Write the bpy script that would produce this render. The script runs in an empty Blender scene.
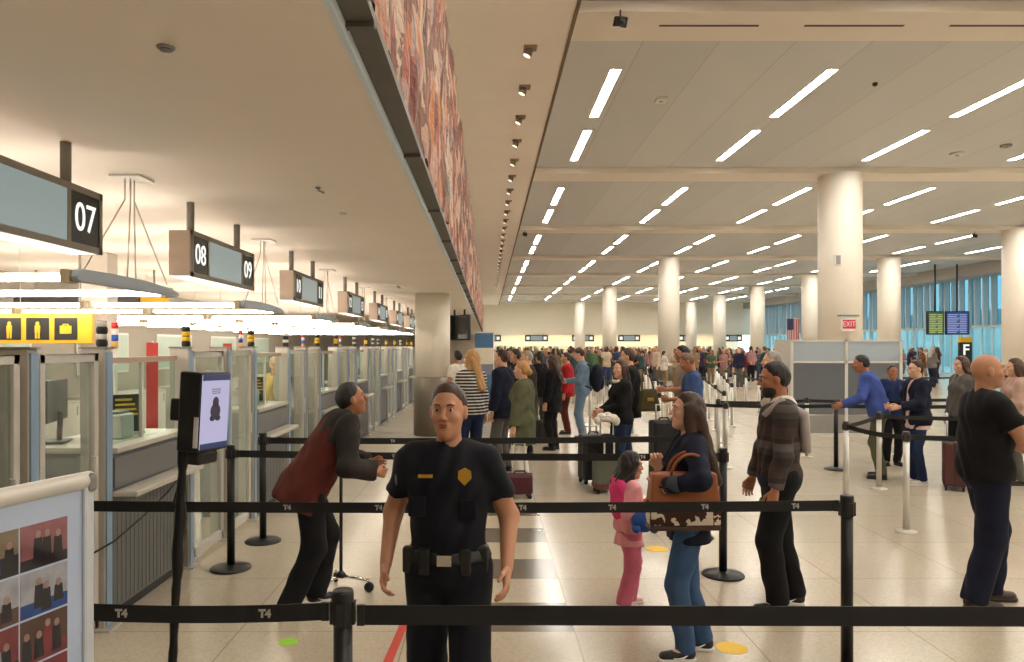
import bpy, bmesh, math, random
import numpy as np
from mathutils import Vector, Matrix, Euler

# ------------------------------------------------------------------ camera, world, exposure
SC = bpy.context.scene
COL = SC.collection
F_PX, CAM_H, VPX, VPY = 740.0, 1.85, 488.0, 346.0
cam_d = bpy.data.cameras.new('camera')
cam = bpy.data.objects.new('camera', cam_d)
COL.objects.link(cam)
cam_d.sensor_width = 36.0
cam_d.lens = F_PX / 1024 * 36.0
cam_d.shift_x = (512 - VPX) / 1024
cam_d.shift_y = (VPY - 331) / 1024
cam_d.clip_start = 0.05
cam_d.clip_end = 400
cam.location = (0, 0, CAM_H)
cam.rotation_euler = (math.pi / 2, 0, 0)
SC.camera = cam

wd = bpy.data.worlds.new('sky_world')
SC.world = wd
wd.use_nodes = True
wb = wd.node_tree.nodes['Background']
wb.inputs[0].default_value = (0.66, 0.90, 1.0, 1)
wb.inputs[1].default_value = 2.6

SC.view_settings.view_transform = 'Standard'
SC.view_settings.look = 'None'
SC.view_settings.gamma = 1.0
SC.view_settings.use_curve_mapping = False
SC.view_settings.exposure = 0.0
try:
    SC.cycles.use_denoising = True
    SC.cycles.transparent_max_bounces = 24
    SC.cycles.max_bounces = 8
    SC.cycles.diffuse_bounces = 5
    SC.cycles.sample_clamp_indirect = 6.0
    SC.cycles.caustics_reflective = False
    SC.cycles.caustics_refractive = False
except Exception:
    pass

HALL_LIGHT, TUBE_LIGHT = 56.0, 32.0
HALL_COL, TUBE_COL = (1.0, 0.94, 0.84), (1.0, 0.895, 0.765)
random.seed(4)
RNG = np.random.default_rng(7)
PI = math.pi


def R(d):
    return math.radians(d)


# ------------------------------------------------------------------ materials
def lin(c):
    out = []
    for v in c:
        v = v / 255.0
        out.append(v / 12.92 if v <= 0.04045 else ((v + 0.055) / 1.055) ** 2.4)
    return (out[0], out[1], out[2], 1.0)


class NT:
    def __init__(self, name):
        self.m = bpy.data.materials.new(name)
        self.m.use_nodes = True
        self.t = self.m.node_tree
        self.b = self.t.nodes['Principled BSDF']
        self.out = self.t.nodes['Material Output']

    def n(self, typ, **kw):
        nd = self.t.nodes.new(typ)
        for k, v in kw.items():
            setattr(nd, k, v)
        return nd

    def l(self, a, b):
        self.t.links.new(a, b)

    def math(self, op, a, b=None):
        nd = self.n('ShaderNodeMath', operation=op)
        for i, v in enumerate((a, b)):
            if v is None:
                continue
            if isinstance(v, (int, float)):
                nd.inputs[i].default_value = v
            else:
                self.l(v, nd.inputs[i])
        return nd.outputs[0]

    def mix(self, fac, a, b):
        nd = self.n('ShaderNodeMix', data_type='RGBA')
        for sock, v in ((nd.inputs[0], fac), (nd.inputs[6], a), (nd.inputs[7], b)):
            if isinstance(v, (int, float, tuple)):
                sock.default_value = v
            else:
                self.l(v, sock)
        return nd.outputs[2]

    def noise(self, scale, detail=2.0, vec=None):
        nd = self.n('ShaderNodeTexNoise')
        nd.inputs['Scale'].default_value = scale
        nd.inputs['Detail'].default_value = detail
        if vec is None:
            tc = self.n('ShaderNodeTexCoord')
            vec = tc.outputs['Object']
        self.l(vec, nd.inputs['Vector'])
        return nd.outputs[0]

    def bump(self, h, strength=0.2, dist=0.01):
        nd = self.n('ShaderNodeBump')
        nd.inputs['Strength'].default_value = strength
        nd.inputs['Distance'].default_value = dist
        self.l(h, nd.inputs['Height'])
        self.l(nd.outputs[0], self.b.inputs['Normal'])


MATS = {}


def M(name, rgb, rough=0.6, metal=0.0, var=0.12, scale=9.0, bump=0.0, spec=None):
    if name in MATS:
        return MATS[name]
    k = NT(name)
    c = lin(rgb)
    f = k.noise(scale, 3.0)
    lo = tuple(v * (1 - var) for v in c[:3]) + (1,)
    hi = tuple(min(1, v * (1 + var)) for v in c[:3]) + (1,)
    k.l(k.mix(f, lo, hi), k.b.inputs['Base Color'])
    k.b.inputs['Roughness'].default_value = rough
    k.b.inputs['Metallic'].default_value = metal
    if spec is not None:
        k.b.inputs['Specular IOR Level'].default_value = spec
    if bump:
        k.bump(k.noise(scale * 6, 3.0), bump, 0.004)
    MATS[name] = k.m
    return k.m


def fabric(name, rgb, rough=0.85):
    return M(name, rgb, rough, 0, 0.22, 14, 0.15, spec=0.25)


def emit(name, rgb, strength):
    if name in MATS:
        return MATS[name]
    k = NT(name)
    k.b.inputs['Base Color'].default_value = (0.04, 0.04, 0.04, 1)
    k.b.inputs['Roughness'].default_value = 0.3
    k.b.inputs['Emission Color'].default_value = tuple(rgb[:3]) + (1,)
    k.b.inputs['Emission Strength'].default_value = strength
    MATS[name] = k.m
    return k.m


def glass(name, rgb, gloss=0.12, keep=0.9, frost=0.0):
    """pane: tinted see-through with a clear reflection"""
    if name in MATS:
        return MATS[name]
    k = NT(name)
    k.t.nodes.remove(k.b)
    tr = k.n('ShaderNodeBsdfTransparent')
    c = lin(rgb)
    tr.inputs[0].default_value = tuple(v * keep for v in c[:3]) + (1,)
    gl = k.n('ShaderNodeBsdfGlossy')
    gl.inputs['Roughness'].default_value = 0.06
    gl.inputs[0].default_value = (0.9, 0.95, 0.95, 1)
    lw = k.n('ShaderNodeLayerWeight')
    lw.inputs[0].default_value = 0.5
    mx = k.n('ShaderNodeMixShader')
    k.l(k.math('ADD', k.math('MULTIPLY', k.math('POWER', lw.outputs['Facing'], 5.0), 0.35), gloss), mx.inputs[0])
    k.l(tr.outputs[0], mx.inputs[1])
    k.l(gl.outputs[0], mx.inputs[2])
    last = mx.outputs[0]
    if frost:
        df = k.n('ShaderNodeBsdfDiffuse')
        df.inputs[0].default_value = c
        m2 = k.n('ShaderNodeMixShader')
        m2.inputs[0].default_value = frost
        k.l(last, m2.inputs[1])
        k.l(df.outputs[0], m2.inputs[2])
        last = m2.outputs[0]
    k.l(last, k.out.inputs[0])
    MATS[name] = k.m
    return k.m


def bands(name, colours, period, rough=0.8, axis=2, offset=0.0):
    """cloth with horizontal bands, colours = [(share, rgb), ...] over one period"""
    k = NT(name)
    tc = k.n('ShaderNodeTexCoord')
    sp = k.n('ShaderNodeSeparateXYZ')
    k.l(tc.outputs['Object'], sp.inputs[0])
    v = k.math('ADD', sp.outputs[axis], offset)
    v = k.math('DIVIDE', v, period)
    v = k.math('FRACT', v)
    rp = k.n('ShaderNodeValToRGB')
    rp.color_ramp.interpolation = 'CONSTANT'
    pos = 0.0
    els = rp.color_ramp.elements
    for i, (share, rgb) in enumerate(colours):
        e = els[i] if i < len(els) else els.new(min(pos, 0.999))
        e.position = min(pos, 0.999)
        e.color = lin(rgb)
        pos += share
    while len(els) > len(colours):
        els.remove(els[-1])
    k.l(v, rp.inputs[0])
    k.l(rp.outputs[0], k.b.inputs['Base Color'])
    k.b.inputs['Roughness'].default_value = rough
    MATS[name] = k.m
    return k.m


# ------------------------------------------------------------------ mesh builder
class MB:
    def __init__(self):
        self.v, self.f, self.mi, self.sm = [], [], [], []

    def add(self, vs, fs, m=0, smooth=False):
        o = len(self.v)
        self.v += [tuple(p) for p in vs]
        for f in fs:
            self.f.append(tuple(i + o for i in f))
            self.mi.append(m)
            self.sm.append(smooth)
        return self

    def box(self, c, s, m=0, rot=None):
        x, y, z = s[0] / 2, s[1] / 2, s[2] / 2
        vs = [Vector(p) for p in ((-x, -y, -z), (x, -y, -z), (x, y, -z), (-x, y, -z), (-x, -y, z), (x, -y, z), (x, y, z), (-x, y, z))]
        if rot is not None:
            q = rot if isinstance(rot, Matrix) else Euler(rot).to_matrix()
            vs = [q @ p for p in vs]
        c = Vector(c)
        return self.add([p + c for p in vs], [(0, 3, 2, 1), (4, 5, 6, 7), (0, 1, 5, 4), (1, 2, 6, 5), (2, 3, 7, 6), (3, 0, 4, 7)], m)

    def span(self, a, b, m=0):
        return self.box([(a[i] + b[i]) / 2 for i in range(3)], [abs(a[i] - b[i]) for i in range(3)], m)

    def tube(self, pts, r, n=10, m=0, closed=False):
        pts = [Vector(p) for p in pts]
        rs = r if isinstance(r, (list, tuple)) else [r] * len(pts)
        rings, prev = [], None
        for i, p in enumerate(pts):
            a = pts[max(i - 1, 0)]
            b = pts[min(i + 1, len(pts) - 1)]
            t = (b - a).normalized()
            if prev is None:
                u = t.cross(Vector((0, 0, 1)))
                if u.length < 1e-3:
                    u = t.cross(Vector((1, 0, 0)))
            else:
                u = prev - t * prev.dot(t)
            u.normalize()
            prev = u
            w = t.cross(u)
            rings.append([p + (u * math.cos(2 * PI * k / n) + w * math.sin(2 * PI * k / n)) * rs[i] for k in range(n)])
        vs = [q for ring in rings for q in ring]
        fs = []
        for i in range(len(rings) - 1):
            for k in range(n):
                fs.append((i * n + k, i * n + (k + 1) % n, (i + 1) * n + (k + 1) % n, (i + 1) * n + k))
        self.add(vs, fs, m, True)
        self.add(rings[0], [tuple(reversed(range(n)))], m)
        self.add(rings[-1], [tuple(range(n))], m)
        return self

    def lathe(self, prof, c=(0, 0, 0), n=24, m=0, smooth=True):
        """profile of (radius, z) from bottom to top, closed with caps"""
        c = Vector(c)
        for i in range(len(prof) - 1):
            (r0, z0), (r1, z1) = prof[i], prof[i + 1]
            vs = [c + Vector((r * math.cos(2 * PI * k / n), r * math.sin(2 * PI * k / n), z)) for (r, z) in ((r0, z0), (r1, z1)) for k in range(n)]
            self.add(vs, [(k, (k + 1) % n, n + (k + 1) % n, n + k) for k in range(n)], m, smooth)
        for (r, z), rev in ((prof[0], True), (prof[-1], False)):
            if r > 1e-5:
                ring = [c + Vector((r * math.cos(2 * PI * k / n), r * math.sin(2 * PI * k / n), z)) for k in range(n)]
                self.add(ring, [tuple(reversed(range(n))) if rev else tuple(range(n))], m)
        return self

    def prism(self, poly, ext, m=0, mat=None):
        """polygon of (x, y) extruded along z by ext, then moved by mat"""
        n = len(poly)
        z0, z1 = ext
        vs = [Vector((x, y, z)) for z in (z0, z1) for (x, y) in poly]
        if mat is not None:
            vs = [mat @ p for p in vs]
        fs = [tuple(reversed(range(n))), tuple(range(n, 2 * n))] + [(k, (k + 1) % n, n + (k + 1) % n, n + k) for k in range(n)]
        return self.add(vs, fs, m)

    def ball(self, c, r, m=0, nu=14, nv=8, rot=None):
        r = r if isinstance(r, (tuple, list)) else (r, r, r)
        vs, fs = [], []
        for j in range(nv + 1):
            th = PI * j / nv
            for i in range(nu):
                ph = 2 * PI * i / nu
                p = Vector((r[0] * math.sin(th) * math.cos(ph), r[1] * math.sin(th) * math.sin(ph), r[2] * math.cos(th)))
                if rot is not None:
                    p = rot @ p
                vs.append(p + Vector(c))
        for j in range(nv):
            for i in range(nu):
                a, b = j * nu + i, j * nu + (i + 1) % nu
                fs.append((a, a + nu, b + nu, b))
        return self.add(vs, fs, m, True)

    def mesh(self, name, mats):
        me = bpy.data.meshes.new(name)
        me.from_pydata(self.v, [], self.f)
        for mm in (mats if isinstance(mats, (list, tuple)) else [mats]):
            me.materials.append(mm)
        me.polygons.foreach_set('material_index', self.mi)
        me.polygons.foreach_set('use_smooth', self.sm)
        bm = bmesh.new()
        bm.from_mesh(me)
        bmesh.ops.remove_doubles(bm, verts=bm.verts, dist=1e-6)
        bmesh.ops.recalc_face_normals(bm, faces=bm.faces)
        bm.to_mesh(me)
        bm.free()
        me.update()
        return me

    def build(self, name, mats, parent=None, loc=None, rz=0.0, bevel=0.0):
        o = bpy.data.objects.new(name, self.mesh(name, mats))
        COL.objects.link(o)
        if parent is not None:
            o.parent = parent
        if loc is not None:
            o.location = loc
        if rz:
            o.rotation_euler = (0, 0, rz)
        if bevel:
            b = o.modifiers.new('bevel', 'BEVEL')
            b.width = bevel
            b.segments = 2
            b.limit_method = 'ANGLE'
            b.angle_limit = R(50)
        return o


def tag(o, label=None, cat=None, group=None, kind=None):
    if label:
        o['label'] = label
    if cat:
        o['category'] = cat
    if group:
        o['group'] = group
    if kind:
        o['kind'] = kind
    return o


def empty(name, loc=(0, 0, 0), rz=0.0):
    o = bpy.data.objects.new(name, None)
    COL.objects.link(o)
    o.empty_display_size = 0.1
    o.location = loc
    o.rotation_euler = (0, 0, rz)
    return o


def kids(o):
    return [c for c in bpy.data.objects if c.parent == o]


def copy_tree(o, parent=None, kidmap=None):
    if kidmap is None:
        kidmap = {}
        for c in bpy.data.objects:
            if c.parent is not None:
                kidmap.setdefault(c.parent.name, []).append(c)
    c = o.copy()
    COL.objects.link(c)
    if parent is not None:
        c.parent = parent
    for ch in kidmap.get(o.name, []):
        copy_tree(ch, c, kidmap)
    return c


def struct(name, mb, mats, **kw):
    o = mb.build(name, mats, **kw)
    o['kind'] = 'structure'
    return o


def text_object(name, body, size, mat, parent=None, loc=(0, 0, 0), rot=(0, 0, 0), bold=0.0, extrude=0.002, squeeze=1.0):
    cu = bpy.data.curves.new(name, 'FONT')
    cu.body = body
    cu.size = size
    cu.extrude = extrude
    cu.offset = bold
    cu.align_x = 'CENTER'
    cu.align_y = 'CENTER'
    tmp = bpy.data.objects.new('tmp_text', cu)
    COL.objects.link(tmp)
    dg = bpy.context.evaluated_depsgraph_get()
    me = bpy.data.meshes.new_from_object(tmp.evaluated_get(dg))
    bpy.data.objects.remove(tmp)
    bpy.data.curves.remove(cu)
    me.name = name
    me.materials.clear()
    me.materials.append(mat)
    o = bpy.data.objects.new(name, me)
    COL.objects.link(o)
    if parent is not None:
        o.parent = parent
    o.location = loc
    o.rotation_euler = rot
    o.scale = (squeeze, 1, 1)
    return o


ORD = ['first', 'second', 'third', 'fourth', 'fifth', 'sixth', 'seventh', 'eighth', 'ninth', 'tenth', 'eleventh', 'twelfth', 'thirteenth',
       'fourteenth', 'fifteenth', 'sixteenth', 'seventeenth', 'eighteenth', 'nineteenth', 'twentieth', 'twenty-first', 'twenty-second',
       'twenty-third', 'twenty-fourth', 'twenty-fifth', 'twenty-sixth', 'twenty-seventh', 'twenty-eighth', 'twenty-ninth', 'thirtieth']


def at(px, py, z):
    """the point seen at pixel (px, py) at depth z"""
    return Vector(((px - VPX) / F_PX * z, z, CAM_H - (py - VPY) / F_PX * z))


def on_floor(px, py):
    z = F_PX * CAM_H / (py - VPY)
    return Vector(((px - VPX) / F_PX * z, z, 0))

# ------------------------------------------------------------------ the setting
def floor_material():
    k = NT('terrazzo_floor')
    g = k.n('ShaderNodeNewGeometry')
    sp = k.n('ShaderNodeSeparateXYZ')
    k.l(g.outputs['Position'], sp.inputs[0])
    x, y = sp.outputs[0], sp.outputs[1]
    big = k.noise(0.5, 3.0, g.outputs['Position'])
    vor = k.n('ShaderNodeTexVoronoi')
    vor.inputs['Scale'].default_value = 90
    k.l(g.outputs['Position'], vor.inputs['Vector'])
    chip = k.math('GREATER_THAN', vor.outputs['Color'], 0.62)
    base = k.mix(big, lin((182, 170, 151)), lin((202, 190, 170)))
    base = k.mix(k.math('MULTIPLY', chip, 0.16), base, lin((128, 112, 90)))
    # tile to tile tone
    tx = k.math('FLOOR', k.math('DIVIDE', k.math('SUBTRACT', x, 0.56), 1.09))
    ty = k.math('FLOOR', k.math('DIVIDE', k.math('SUBTRACT', y, 0.43), 1.09))
    wn = k.n('ShaderNodeTexWhiteNoise', noise_dimensions='2D')
    cb = k.n('ShaderNodeCombineXYZ')
    k.l(tx, cb.inputs[0])
    k.l(ty, cb.inputs[1])
    k.l(cb.outputs[0], wn.inputs['Vector'])
    base = k.mix(k.math('MULTIPLY', wn.outputs['Value'], 0.14), base, lin((150, 134, 108)))

    # grey inlaid bands
    def between(v, a, b):
        return k.math('MULTIPLY', k.math('GREATER_THAN', v, a), k.math('LESS_THAN', v, b))
    band = k.math('GREATER_THAN', k.math('FRACT', k.math('DIVIDE', k.math('SUBTRACT', y, 4.245), 1.09)), 0.5)
    band = k.math('MULTIPLY', band, between(y, 2.0, 8.85))
    band = k.math('MULTIPLY', band, between(x, -0.53, 0.56))
    base = k.mix(k.math('MULTIPLY', band, 0.85), base, lin((84, 76, 66)))

    # joints
    def joint(v, off, pitch, w):
        f = k.math('FRACT', k.math('DIVIDE', k.math('SUBTRACT', v, off), pitch))
        return k.math('LESS_THAN', f, w / pitch)
    j = k.math('MAXIMUM', joint(x, 0.56, 1.09, 0.008), joint(y, 0.43, 1.09, 0.008))
    base = k.mix(k.math('MULTIPLY', j, 0.5), base, lin((96, 84, 68)))
    k.l(base, k.b.inputs['Base Color'])
    rough = k.math('ADD', k.math('MULTIPLY', k.noise(3.0, 3.0, g.outputs['Position']), 0.14), 0.13)
    k.l(rough, k.b.inputs['Roughness'])
    k.b.inputs['Specular IOR Level'].default_value = 0.55
    return k.m


def seamed_ceiling():
    k = NT('panelled_ceiling')
    g = k.n('ShaderNodeNewGeometry')
    sp = k.n('ShaderNodeSeparateXYZ')
    k.l(g.outputs['Position'], sp.inputs[0])

    def joint(v, off, pitch, w):
        f = k.math('FRACT', k.math('DIVIDE', k.math('SUBTRACT', v, off), pitch))
        return k.math('LESS_THAN', f, w / pitch)
    tx = k.math('FLOOR', k.math('DIVIDE', k.math('SUBTRACT', sp.outputs[0], 1.24), 1.22))
    wn = k.n('ShaderNodeTexWhiteNoise', noise_dimensions='1D')
    k.l(tx, wn.inputs['W'])
    base = k.mix(wn.outputs['Value'], lin((196, 197, 198)), lin((204, 205, 206)))
    j = joint(sp.outputs[0], 1.24, 1.22, 0.02)
    base = k.mix(k.math('MULTIPLY', j, 0.35), base, lin((120, 116, 108)))
    k.l(base, k.b.inputs['Base Color'])
    k.b.inputs['Roughness'].default_value = 0.55
    return k.m


WHITE = M('warm_white_paint', (206, 198, 188), 0.6, 0, 0.03, 2)
CEILPAINT = M('low_ceiling_paint', (248, 239, 229), 0.7, 0, 0.04, 1.2)
SOFFIT = M('soffit_paint', (246, 240, 232), 0.7, 0, 0.04, 1.2)
BEIGE = M('beige_wall_paint', (204, 194, 178), 0.7, 0, 0.05, 1.0)
CREAM = M('cream_wall_paint', (244, 234, 212), 0.6, 0, 0.04, 1.0)
STEEL = M('brushed_steel', (196, 190, 180), 0.35, 0.3, 0.08, 30)
ALU = M('satin_aluminium', (216, 214, 208), 0.4, 0.25, 0.06, 20)
BLUE_REFLECT = M('painted_blue_reflection', (150, 178, 208), 0.35, 0.2, 0.05, 10)  # blue reflection on the metal pylon edge, painted in as colour
GREYLAM = M('grey_laminate', (112, 114, 116), 0.45, 0.1, 0.08, 12)
PALELAM = M('pale_worktop', (206, 202, 192), 0.35, 0, 0.05, 14)
DARKM = M('dark_metal', (52, 52, 50), 0.5, 0.4, 0.12, 16)
BLACK = M('black_plastic', (20, 20, 21), 0.45, 0, 0.15, 20)
BLACKM = M('black_powder_coat', (22, 22, 23), 0.4, 0.2, 0.15, 24)
WHITEP = M('white_plastic', (224, 222, 216), 0.4, 0, 0.03, 12)
GREYP = M('grey_plastic', (140, 138, 134), 0.5, 0, 0.06, 12)
GLASS = glass('clear_glass', (234, 244, 240), 0.04, 0.98)
GLASSG = glass('door_glass', (232, 238, 234), 0.08, 0.97, 0.08)
REDP = M('red_plastic', (206, 36, 34), 0.4, 0, 0.06, 12)
BLUEP = M('blue_plastic', (30, 84, 190), 0.4, 0, 0.06, 12)
YELLOWP = M('yellow_plastic', (232, 190, 34), 0.45, 0, 0.06, 12)
CHROME = M('chrome', (210, 208, 204), 0.15, 1.0, 0.03, 12)

X_EDGE, Z_LOW, X_MAIN, Z_SOF, Z_MAIN, Z_BEAM = -0.523, 2.94, 1.24, 6.45, 6.70, 6.55
Y_BACK, Y_FAR, X_RIGHT, X_LEFT = -12.0, 83.0, 30.0, -7.0

struct('floor', MB().span((X_LEFT - 0.2, Y_BACK, -0.2), (X_RIGHT + 0.2, Y_FAR + 6, 0)), floor_material())
struct('ceiling_low', MB().span((X_LEFT - 0.2, Y_BACK, Z_LOW), (X_EDGE, 70, Z_LOW + 0.05)), CEILPAINT)
struct('trim_1', MB().span((X_EDGE, Y_BACK, Z_LOW), (X_EDGE + 0.022, 70, Z_LOW + 0.05)), M('cornice_strip', (222, 238, 252), 0.4, 0.0, 0.02, 3))  # white-blue colour stands in for daylight falling on the cornice
tr = MB()
tr.span((-0.64, Y_BACK, 2.992), (-0.40, 70, 3.03))
for i in range(44):                                  # lips between the trough sections
    tr.span((-0.511, -10 + i * 1.8, 2.972), (-0.40, -9.965 + i * 1.8, 2.992))
struct('trim_2', tr, M('dark_trough', (98, 95, 88), 0.5, 0.2, 0.25, 3))
struct('wall_left_upper', MB().span((-0.80, Y_BACK, 3.03), (-0.60, 83, Z_SOF + 0.3)), SOFFIT)
struct('ceiling_soffit', MB().span((-0.60, Y_BACK, Z_SOF), (X_MAIN, Y_FAR, Z_SOF + 0.3)), SOFFIT)
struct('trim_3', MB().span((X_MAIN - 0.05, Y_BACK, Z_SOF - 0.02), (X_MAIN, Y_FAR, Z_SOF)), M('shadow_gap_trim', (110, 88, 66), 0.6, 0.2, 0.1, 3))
struct('ceiling_main', MB().span((X_MAIN, Y_BACK, Z_MAIN), (X_RIGHT + 0.2, Y_FAR, Z_MAIN + 0.15)), seamed_ceiling())
BEAMPAINT = M('beam_paint', (232, 224, 214), 0.6, 0, 0.03, 2)
BEAMS = [10.9 + 9.72 * i for i in range(-2, 8)]
for i, yb in enumerate(BEAMS):
    b = struct('beam', MB().span((X_MAIN, yb - 0.5, Z_BEAM), (X_RIGHT, yb + 0.5, Z_MAIN)), BEAMPAINT)
    if i == 2:
        s = MB()
        for q in range(12):
            x0 = 2.51 + q * 2.13
            s.span((x0, yb - 0.07, Z_BEAM - 0.006), (x0 + 1.46, yb - 0.02, Z_BEAM + 0.01))
        s.build('air_slot', DARKM, b)

struct('wall_far', MB().span((X_LEFT, Y_FAR, 3.28), (X_RIGHT, Y_FAR + 0.3, Z_MAIN)), M('far_wall_paint', (246, 238, 222), 0.7, 0, 0.03, 1.0))
struct('wall_far_lower', MB().span((X_LEFT, Y_FAR + 5.6, 0), (X_RIGHT, Y_FAR + 5.9, 3.28)), CREAM)
struct('ceiling_far_recess', MB().span((X_LEFT, Y_FAR + 0.3, 3.28), (X_RIGHT, Y_FAR + 5.9, 3.4)), CREAM)
struct('trim_4', MB().span((-0.6, Y_FAR - 0.3, 3.08), (X_RIGHT, Y_FAR, 3.28)), CREAM)
struct('wall_back', MB().span((X_LEFT, Y_BACK - 0.3, 0), (X_RIGHT, Y_BACK, Z_MAIN)), BEIGE)
struct('wall_left', MB().span((X_LEFT - 0.2, Y_BACK, 0), (X_LEFT, 70, Z_LOW)), M('office_wall', (160, 154, 142), 0.6, 0, 0.05, 1.5))
struct('wall_left_end', MB().span((X_LEFT, 70, 0), (-0.5, 70.2, 3.0)), BEIGE)
struct('wall_right', MB().span((X_RIGHT, Y_BACK, 0), (X_RIGHT + 0.2, 37, Z_MAIN)), BEIGE)
struct('trim_5', MB().span((28.6, 20, 6.02), (X_RIGHT + 0.2, Y_FAR, Z_MAIN)), M('bulkhead_paint', (176, 172, 168), 0.6, 0, 0.04, 1.5))

# window wall on the right: bays between fins, a lower and an upper light in each
FIN = M('window_fin', (196, 206, 210), 0.5, 0.0, 0.05, 6)
WGLASS = glass('window_glass', (216, 242, 246), 0.03)
WTINT = glass('tinted_window_glass', (176, 206, 214), 0.05)
n = 0
for y0 in np.arange(37.0, 82.0, 3.0):
    n += 1
    fr = MB()
    fr.span((X_RIGHT, y0, 2.94), (X_RIGHT + 0.12, y0 + 3, 3.10))
    fr.span((X_RIGHT, y0, 0), (X_RIGHT + 0.12, y0 + 3, 0.12))
    fr.span((X_RIGHT - 0.12, y0 - 0.06, 0), (X_RIGHT + 0.16, y0 + 0.06, 6.05))
    for q in (1.0, 2.0):
        fr.span((X_RIGHT - 0.02, y0 + q - 0.03, 0), (X_RIGHT + 0.10, y0 + q + 0.03, 2.94))
    for q in (0.75, 1.5, 2.25):
        fr.span((X_RIGHT - 0.25, y0 + q - 0.05, 3.1), (X_RIGHT + 0.10, y0 + q + 0.05, 6.05))
    w = struct('window_%d' % n, fr, FIN)
    MB().span((X_RIGHT + 0.04, y0, 0.1), (X_RIGHT + 0.06, y0 + 3, 2.96)).build('lower_pane', WGLASS, w)
    MB().span((X_RIGHT + 0.04, y0, 3.08), (X_RIGHT + 0.06, y0 + 3, 6.05)).build('upper_pane', WTINT, w)
# what stands outside: a pale concrete terminal wall
ow = MB().span((46, 30, -0.2), (47, 130, 5.2))
for q in range(16):
    ow.span((45.7, 32 + q * 6, -0.2), (46, 32.8 + q * 6, 5.2))
struct('exterior_building', ow, M('outside_concrete', (206, 210, 208), 0.8, 0, 0.1, 0.4))
struct('exterior_ground', MB().span((30.2, 0, -0.5), (120, 160, -0.2)), M('outside_paving', (176, 180, 180), 0.9, 0, 0.1, 0.5))

# building columns
SHAFT = M('column_shaft', (236, 228, 214), 0.5, 0, 0.03, 1.5)
CBASE = M('column_cladding', (120, 112, 102), 0.4, 0.3, 0.06, 4)


def column(x, y, r, top, bh):
    c = struct('column', MB().lathe([(r, bh), (r, top)], n=40), SHAFT, loc=(x, y, 0))
    MB().lathe([(r + 0.03, 0), (r + 0.03, bh - 0.03), (r, bh + 0.002)], n=40).build('base_cladding', CBASE, c)
    return c


for i in (1, 3, 5, 7):
    column(9.76, BEAMS[2] + 9.72 * i - 0.1, 0.565, Z_BEAM + 0.02, 0.91)
for i in (2, 3, 4, 5, 6, 7):
    column(21.6, BEAMS[2] + 9.72 * i - 0.2, 0.565, Z_BEAM + 0.02, 0.91)
column(-1.16, 15.5, 0.365, Z_LOW + 0.01, 1.21)

# ------------------------------------------------------------------ hall lighting
HALL = emit('hall_lamp_panel', HALL_COL, HALL_LIGHT)
LAMPW = emit('amber_lamp_panel', (1.0, 0.74, 0.40), HALL_LIGHT * 0.6)
LX = [2.24 + 3.80 * i for i in range(8)]
proto = None
for ib, yb in enumerate(BEAMS[:-1]):
    for il, lx in enumerate(LX):
        for seg, (a, b) in enumerate(((2.05, 4.8), (5.72, 8.5))):
            y0 = yb + a
            if proto is None:
                proto = empty('strip_light', (0, 0, 0))
                fr = MB()
                fr.span((-0.11, 0, -0.012), (-0.088, 2.7, 0.02)).span((0.088, 0, -0.012), (0.11, 2.7, 0.02))
                fr.span((-0.11, -0.02, -0.012), (0.11, 0.005, 0.02)).span((-0.11, 2.695, -0.012), (0.11, 2.72, 0.02))
                fr.build('frame', WHITEP, proto)
                MB().span((-0.088, 0.005, -0.004), (0.088, 1.45, 0.01)).build('diffuser', HALL, proto)
                MB().span((-0.088, 1.45, -0.004), (0.088, 2.695, 0.01)).build('diffuser', HALL, proto)
                lk = {c.parent.name: [] for c in bpy.data.objects if c.parent}
                for c in bpy.data.objects:
                    if c.parent:
                        lk[c.parent.name].append(c)
                o = proto
            else:
                o = copy_tree(proto, None, lk)
            o.location = (lx, y0, Z_MAIN)
            where = 'before the nearest beam' if ib < 2 else 'past the %s beam' % ORD[ib - 2]
            tag(o, 'recessed ceiling strip light, %s row from artwork, %s segment %s' % (ORD[il], 'near' if seg == 0 else 'far', where),
                'ceiling light', 'recessed strip lights of the hall ceiling')
            if ib == 0:
                o['label'] = 'recessed ceiling strip light overhead, %s row from artwork, %s segment, rear bay' % (ORD[il], 'near' if seg == 0 else 'far')

# soffit spotlights
SPOT = emit('spot_lamp', (1.0, 0.85, 0.6), 2.0)
proto = empty('spotlight')
b = MB().box((0, 0, -0.012), (0.20, 0.20, 0.024))
b.build('mounting_plate', M('spot_plate', (150, 136, 120), 0.5, 0.3), proto)
q = Euler((0, R(-35), 0)).to_matrix()
hb = MB().tube([Vector((0.0, 0, -0.03)), Vector((-0.05, 0, -0.13))], [0.05, 0.075], 14)
hb.build('lamp_head', M('spot_head', (150, 136, 122), 0.5, 0.1), proto)
MB().ball((-0.052, 0, -0.132), (0.06, 0.06, 0.012), rot=Euler((0, R(26), 0)).to_matrix()).build('lens', SPOT, proto)
lk = {proto.name: kids(proto)}
for i in range(27):
    o = proto if i == 0 else copy_tree(proto, None, lk)
    o.location = (0.65, 11.4 + 1.72 * i, Z_SOF)
    tag(o, 'small ceiling spotlight aimed at the artwork, %s along the soffit from the camera' % ORD[i], 'spotlight', 'soffit spotlights')

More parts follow.
